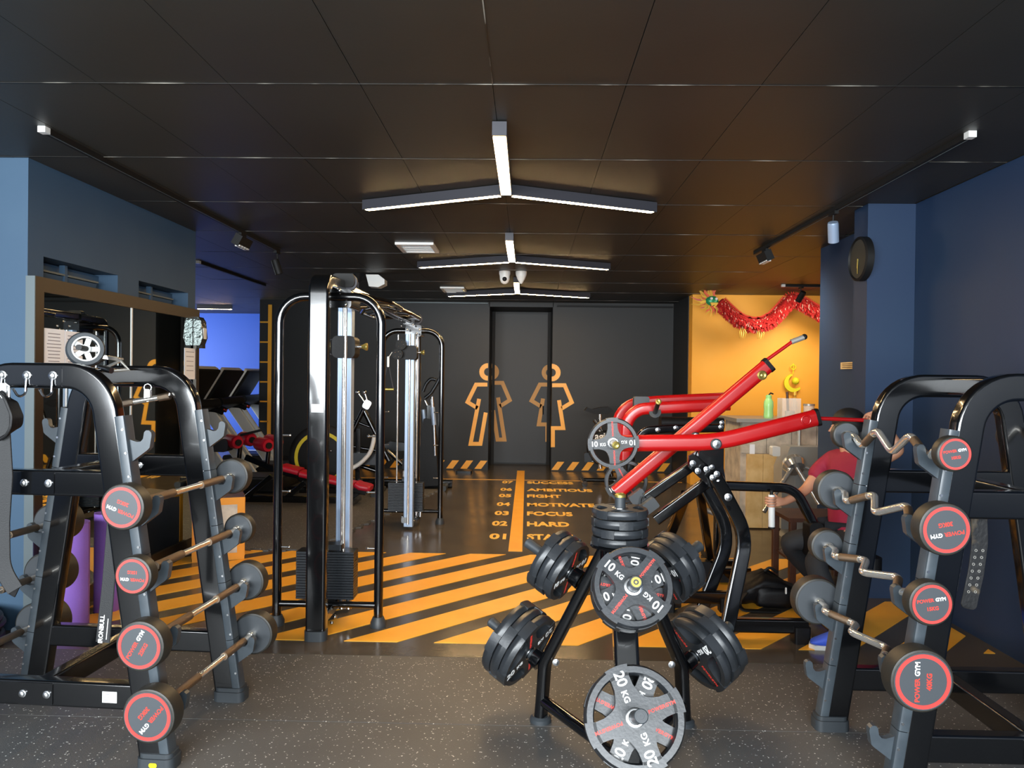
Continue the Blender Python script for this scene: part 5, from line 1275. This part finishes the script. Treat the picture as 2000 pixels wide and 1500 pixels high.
for i in range(2, len(dense) - 1):
    tv = (dense[i+1] - dense[i-1]).normalized(); sd = tv.cross(Vector((0, 1, 0)))
    for k in range(7):
        a = rnd.uniform(-0.5, 1.1)*PI/1; r = 0.086
        n = (sd*math.sin(a) - Vector((0, 1, 0))*abs(math.cos(a))).normalized()
        p = dense[i] + n*r + tv*rnd.uniform(-.01, .01); w = 0.018
        gg = g if rnd.random() < 0.82 else g2
        q = n*0.02
        if gg is g2: w *= 0.55; q = n*0.006
        gg.add([p - tv*w, p + tv*w, p + tv*w*0.4 + q + Vector((0, 0, -0.03)), p - tv*w*0.4 + q + Vector((0, 0, -0.03))], [(0, 1, 2, 3)])
    for k in (-1, 1):
        p = dense[i] + sd*0.085*k; g.add([p - tv*0.012, p + tv*0.014, p + sd*0.045*k - tv*0.01], [(0, 1, 2)])
o = part('paper_fringe', g, M['dragon_red'], t, smooth=False); o['kind'] = 'stuff'
o = part('foil_flecks', g2, mat('pale_foil', 'd89a86', 0.7), t, smooth=False); o['kind'] = 'stuff'
hd = at(1390, 588, YD)
g = G(); g.ball(hd, 0.10, 16, 10, (1.0, 0.7, 0.8)); hb = part('head', g, M['dragon_green'], t)
g = G(); g.ball(hd + Vector((-0.02, -0.07, 0.03)), 0.022, 10, 7); g.ball(hd + Vector((0.05, -0.07, 0.025)), 0.022, 10, 7); part('eyes', g, M['white_plastic'], hb)
g = G(); g.prism([(-0.06, 0), (0.06, 0), (0.03, -0.05), (0, -0.03), (-0.03, -0.05)], 0.04, Matrix.Translation(hd + Vector((0.02, -0.06, -0.03))) @ XZ); part('jaw', g, M['dragon_gold'], hb)
gf, gr = G(), G()
for i in range(34):
    a = math.radians(70 + 235*i/33) + rnd.uniform(-.06, .06); L = rnd.uniform(0.13, 0.25) * (1.35 if 100 < math.degrees(a) < 190 else 1); u = Vector((math.cos(a), rnd.uniform(-.35, .25), math.sin(a)))
    b = hd + u*0.07; e = hd + u*L; s = u.cross(Vector((0, 1, 0))).normalized()*0.022; m1 = b.lerp(e, 0.55) + s*1.1
    gg = gf if i % 2 else gr
    gg.sweep([b, m1, e], rrect(0.036, 0.008), up=(0, 1, 0), scale=[1, 0.75, 0.1])
part('gold_mane', gf, M['dragon_gold'], t); part('red_mane', gr, mat('pink_flame_paper', 'd0563c', 0.5), t)
for px, py in ((1450, 640), (1485, 642)):
    p = at(px, py, YD - 0.03); g = G()
    for i in range(4): g.tube([p + Vector(((i-1.5)*0.015, 0, 0)), p + Vector(((i-1.5)*0.03, -0.02, -0.07)), p + Vector(((i-1.5)*0.022, 0, -0.15))], 0.007, 5)
    part('claw_tassel', g, M['dragon_gold'], t)
g = G(); g.cyl(at(1545, 580, YD), Vector((at(1545, 580, YD).x, YD, CEIL)), 0.004, n=6); g.cyl(hd + Vector((0, 0, .08)), Vector((hd.x - 0.03, YD, CEIL)), 0.003, n=6); part('hanging_string', g, M['dragon_red'], t)

# backpack
t = thing('backpack', 'black backpack lying on the orange striped floor', 'backpack', (1.72, 5.45, 0))
def blob(c, d, seed, nu=26, nv=16, pw=0.6, wr=0.06):
    r = random.Random(seed); ph = [(r.uniform(0, 6.3), r.uniform(2, 6), r.uniform(2, 5)) for _ in range(6)]; vs = []; fs = []
    sg = lambda v: math.copysign(abs(v)**pw, v)
    for j in range(nv + 1):
        th = PI*j/nv
        for i in range(nu):
            a = 2*PI*i/nu; k = 1 + wr*sum(math.sin(p + a*q + th*s) for p, q, s in ph)/3
            q_ = [round(p[1]) for p in ph]
            k = 1 + wr*sum(math.sin(p[0] + a*round(p[1]) + th*p[2]) for p in ph)/3
            vs.append(Vector((c[0] + d[0]*k*sg(math.sin(th))*sg(math.cos(a)), c[1] + d[1]*k*sg(math.sin(th))*sg(math.sin(a)), c[2] + d[2]*k*sg(math.cos(th)))))
    for j in range(nv):
        for i in range(nu): fs.append((j*nu + i, j*nu + (i+1) % nu, (j+1)*nu + (i+1) % nu, (j+1)*nu + i))
    g = G(); g.add(vs, fs); return g
g = blob((0.02, 0, 0.125), (0.22, 0.15, 0.125), 4, wr=0.10)
for i, v in enumerate(g.v):
    k = 1 - 0.45*max(0, (v[2] - 0.05)/0.2)*min(1, abs(v[0] - 0.0)/0.2); g.v[i] = (v[0], v[1], max(0.002, v[2]*k))
part('body', g, M['black_vinyl'], t, False, ang=60)
g = blob((0.03, -0.135, 0.085), (0.13, 0.04, 0.07), 9, wr=0.08); part('front_pocket', g, M['black_vinyl'], t, False, ang=60)
g = G(); g.sweep(fillet([(-0.14, -0.12, 0.14), (-0.24, -0.17, 0.05), (-0.20, -0.2, 0.01), (0.05, -0.21, 0.008)], 0.05, 4), rrect(0.045, 0.01), up=(0, 0, 1)); part('shoulder_strap', g, M['black_matte'], t, False)
g = G(); g.tube(fillet([(0.0, -0.02, 0.24), (0.03, -0.03, 0.275), (0.09, -0.03, 0.235)], 0.03, 4), 0.01, 8); part('grab_handle', g, M['black_matte'], t, False)
g = G(); g.rbox((0.10, -0.175, 0.145), (0.012, 0.006, 0.045), 0.004, axis=1); part('zip_pull', g, M['white_plastic'], t, False)
g = G(); g.tube([(-0.09, -0.145, 0.17), (0.02, -0.165, 0.185), (0.12, -0.15, 0.165)], 0.004, 6); part('zip', g, M['dark_metal'], t, False)

# ================================================================== the person on the machine
per = thing('person', 'seated person in maroon shirt, dark trousers and blue shoes holding the red machine', 'person', (2.12, 4.98, 0))
def skin_obj(name, V, E, material, parent, root=0, lev=2):
    me = bpy.data.meshes.new(name); o0 = Vector(parent.location)
    me.from_pydata([Vector(v[0]) - o0 for v in V], E, []); o = link(name, me, parent)
    m = o.modifiers.new('s', 'SKIN'); m.use_smooth_shade = True
    for i, v in enumerate(V):
        r = v[1]; me.skin_vertices[0].data[i].radius = r if isinstance(r, tuple) else (r, r)
        me.skin_vertices[0].data[i].use_root = (i == root)
    s = o.modifiers.new('u', 'SUBSURF'); s.levels = lev; s.render_levels = lev
    me.materials.append(material); return o
def bake(o):
    bpy.context.view_layer.update(); dg = bpy.context.evaluated_depsgraph_get()
    me = bpy.data.meshes.new_from_object(o.evaluated_get(dg)); o.modifiers.clear(); o.data = me
    for p in me.polygons: p.use_smooth = True
    return o
HIP = Vector((2.16, 5.0, 0.56)); CH = Vector((2.13, 5.0, 0.95)); NK = Vector((2.12, 4.99, 1.14)); HDC = Vector((2.10, 4.98, 1.30))
SHF = Vector((2.05, 5.17, 1.07)); SHN = Vector((2.14, 4.80, 1.07))
EL = Vector((1.88, 5.10, 0.87)); WR = Vector((1.705, 4.99, 0.81)); HND = Vector((1.645, 4.965, 0.815))
EN = Vector((2.33, 4.72, 1.18)); WN = Vector((2.20, 4.76, 1.385)); HN = Vector((2.165, 4.775, 1.415))
KF, KN = Vector((1.76, 5.16, 0.52)), Vector((1.79, 4.72, 0.50)); AF, AN_ = Vector((2.14, 5.30, 0.10)), Vector((1.905, 4.56, 0.10))
V = [(HIP, 0.12), (CH, (0.125, 0.10)), (NK, 0.052), (HDC - Vector((0, 0, 0.08)), 0.055), (HDC, (0.08, 0.09)), (HDC + Vector((0.0, 0, 0.085)), 0.06),
     (SHF, 0.048), (EL, 0.038), (WR, 0.027), (HND, (0.022, 0.036)), (SHN, 0.048), (EN, 0.038), (WN, 0.027), (HN, (0.022, 0.036)),
     (HIP + Vector((-0.05, 0.1, 0)), 0.09), (KF, 0.058), (AF, 0.04), (HIP + Vector((-0.05, -0.1, 0)), 0.09), (KN, 0.058), (AN_, 0.04)]
E = [(0, 1), (1, 2), (2, 3), (3, 4), (4, 5), (1, 6), (6, 7), (7, 8), (8, 9), (1, 10), (10, 11), (11, 12), (12, 13), (0, 14), (14, 15), (15, 16), (0, 17), (17, 18), (18, 19)]
def fingers(hi, hc, grip, axis, out):
    """four fingers curling round a grip at point grip, spread along axis; out points from palm to the grip"""
    side = axis.cross(out).normalized()
    for k in range(4):
        b = hc + axis*(0.026 - 0.0175*k) + out*0.012
        r = 0.0085 if k < 3 else 0.0072; L = (0.95, 1.0, 0.97, 0.82)[k]
        pts = [b + side*0.014, b + out*0.034*L + side*0.034, b + out*0.062*L + side*0.018, b + out*0.066*L - side*0.010]
        prev = hi
        for p in pts: V.append((p, r)); E.append((prev, len(V) - 1)); prev = len(V) - 1
    b = hc + axis*0.02
    prev = hi
    for p in (b + axis*0.018 - side*0.014, b + axis*0.024 + out*0.026 - side*0.03, b + axis*0.006 + out*0.048 - side*0.026): V.append((p, 0.0095)); E.append((prev, len(V) - 1)); prev = len(V) - 1
fingers(9, HND, None, Vector((0, 0, 1)), Vector((-1, -0.15, 0)).normalized())
fingers(13, HN, None, Vector((1, 0, 0)), Vector((-0.15, 0, -1)).normalized())
body = bake(skin_obj('body', V, E, M['skin'], per))
# face: nose, ears, eyes, mouth, facing -x
g = G(); g.sweep([HDC + Vector((-0.082, 0, 0.02)), HDC + Vector((-0.105, 0, -0.015)), HDC + Vector((-0.085, 0, -0.025))], rrect(0.022, 0.02, 0.006), up=(0, 1, 0)); part('nose', g, M['skin'], per)
for s in (-1, 1):
    g = G(); g.ball(HDC + Vector((0.005, s*0.082, 0.0)), 0.026, 10, 7, (0.7, 0.35, 1.1)); part('ear', g, M['skin'], per)
    g = G(); g.ball(HDC + Vector((-0.078, s*0.032, 0.012)), 0.011, 10, 7); part('eye', g, M['white_plastic'], per)
g = G(); g.box(HDC + Vector((-0.078, 0, -0.05)), (0.012, 0.04, 0.006)); part('mouth', g, M['maroon'], per, smooth=False)
g = G(); g.ball(HDC + Vector((0.012, 0, 0.045)), 0.107, 18, 12, (0.98, 0.9, 0.86)); part('hair', g, M['hair'], per)
V2 = [(HIP + Vector((0, 0, -0.02)), (0.175, 0.15)), (HIP + Vector((0, 0, 0.16)), (0.165, 0.14)), (CH, (0.17, 0.145)), (NK + Vector((0, 0, -0.03)), (0.085, 0.08)), (SHF + Vector((0.01, -0.03, 0.0)), 0.082), (SHF.lerp(EL, 0.3), 0.07), (SHF.lerp(EL, 0.68), 0.066), (SHN + Vector((0, 0.03, 0)), 0.082), (SHN.lerp(EN, 0.3), 0.07), (SHN.lerp(EN, 0.68), 0.066)]
bake(skin_obj('shirt', V2, [(0, 1), (1, 2), (2, 3), (2, 4), (4, 5), (5, 6), (2, 7), (7, 8), (8, 9)], M['maroon'], per, lev=3))
V3 = [(HIP + Vector((0, 0, 0.0)), 0.15), (HIP + Vector((-0.06, 0.1, -0.01)), 0.105), (KF, 0.078), (AF + Vector((0, 0, 0.03)), 0.058), (HIP + Vector((-0.06, -0.1, -0.01)), 0.105), (KN, 0.078), (AN_ + Vector((0, 0, 0.03)), 0.058)]
bake(skin_obj('trousers', V3, [(0, 1), (1, 2), (2, 3), (0, 4), (4, 5), (5, 6)], M['trousers'], per))
for A in (AF, AN_):
    c = Vector((A.x, A.y, 0))
    g = blob((c.x - 0.05, c.y, 0.06), (0.135, 0.047, 0.048), 3, 22, 12, 0.8, 0.03)
    for i, v in enumerate(g.v):
        k = 1 - 0.6*max(0, (c.x - 0.03 - v[0])/0.15); g.v[i] = (v[0], v[1], 0.022 + (v[2] - 0.022)*max(0.35, k) if v[2] > 0.022 else v[2])
    sh = part('shoe', g, M['shoe'], per, ang=70)
    g = G(); g.prism([(-0.19, -0.0), (-0.17, 0.045), (-0.05, 0.05), (0.06, 0.045), (0.09, 0.0), (0.06, -0.042), (-0.05, -0.048), (-0.17, -0.04)], 0.026, Matrix.Translation((c.x, c.y, 0.013))); part('sole', g, M['white_plastic'], sh, label='white sole')
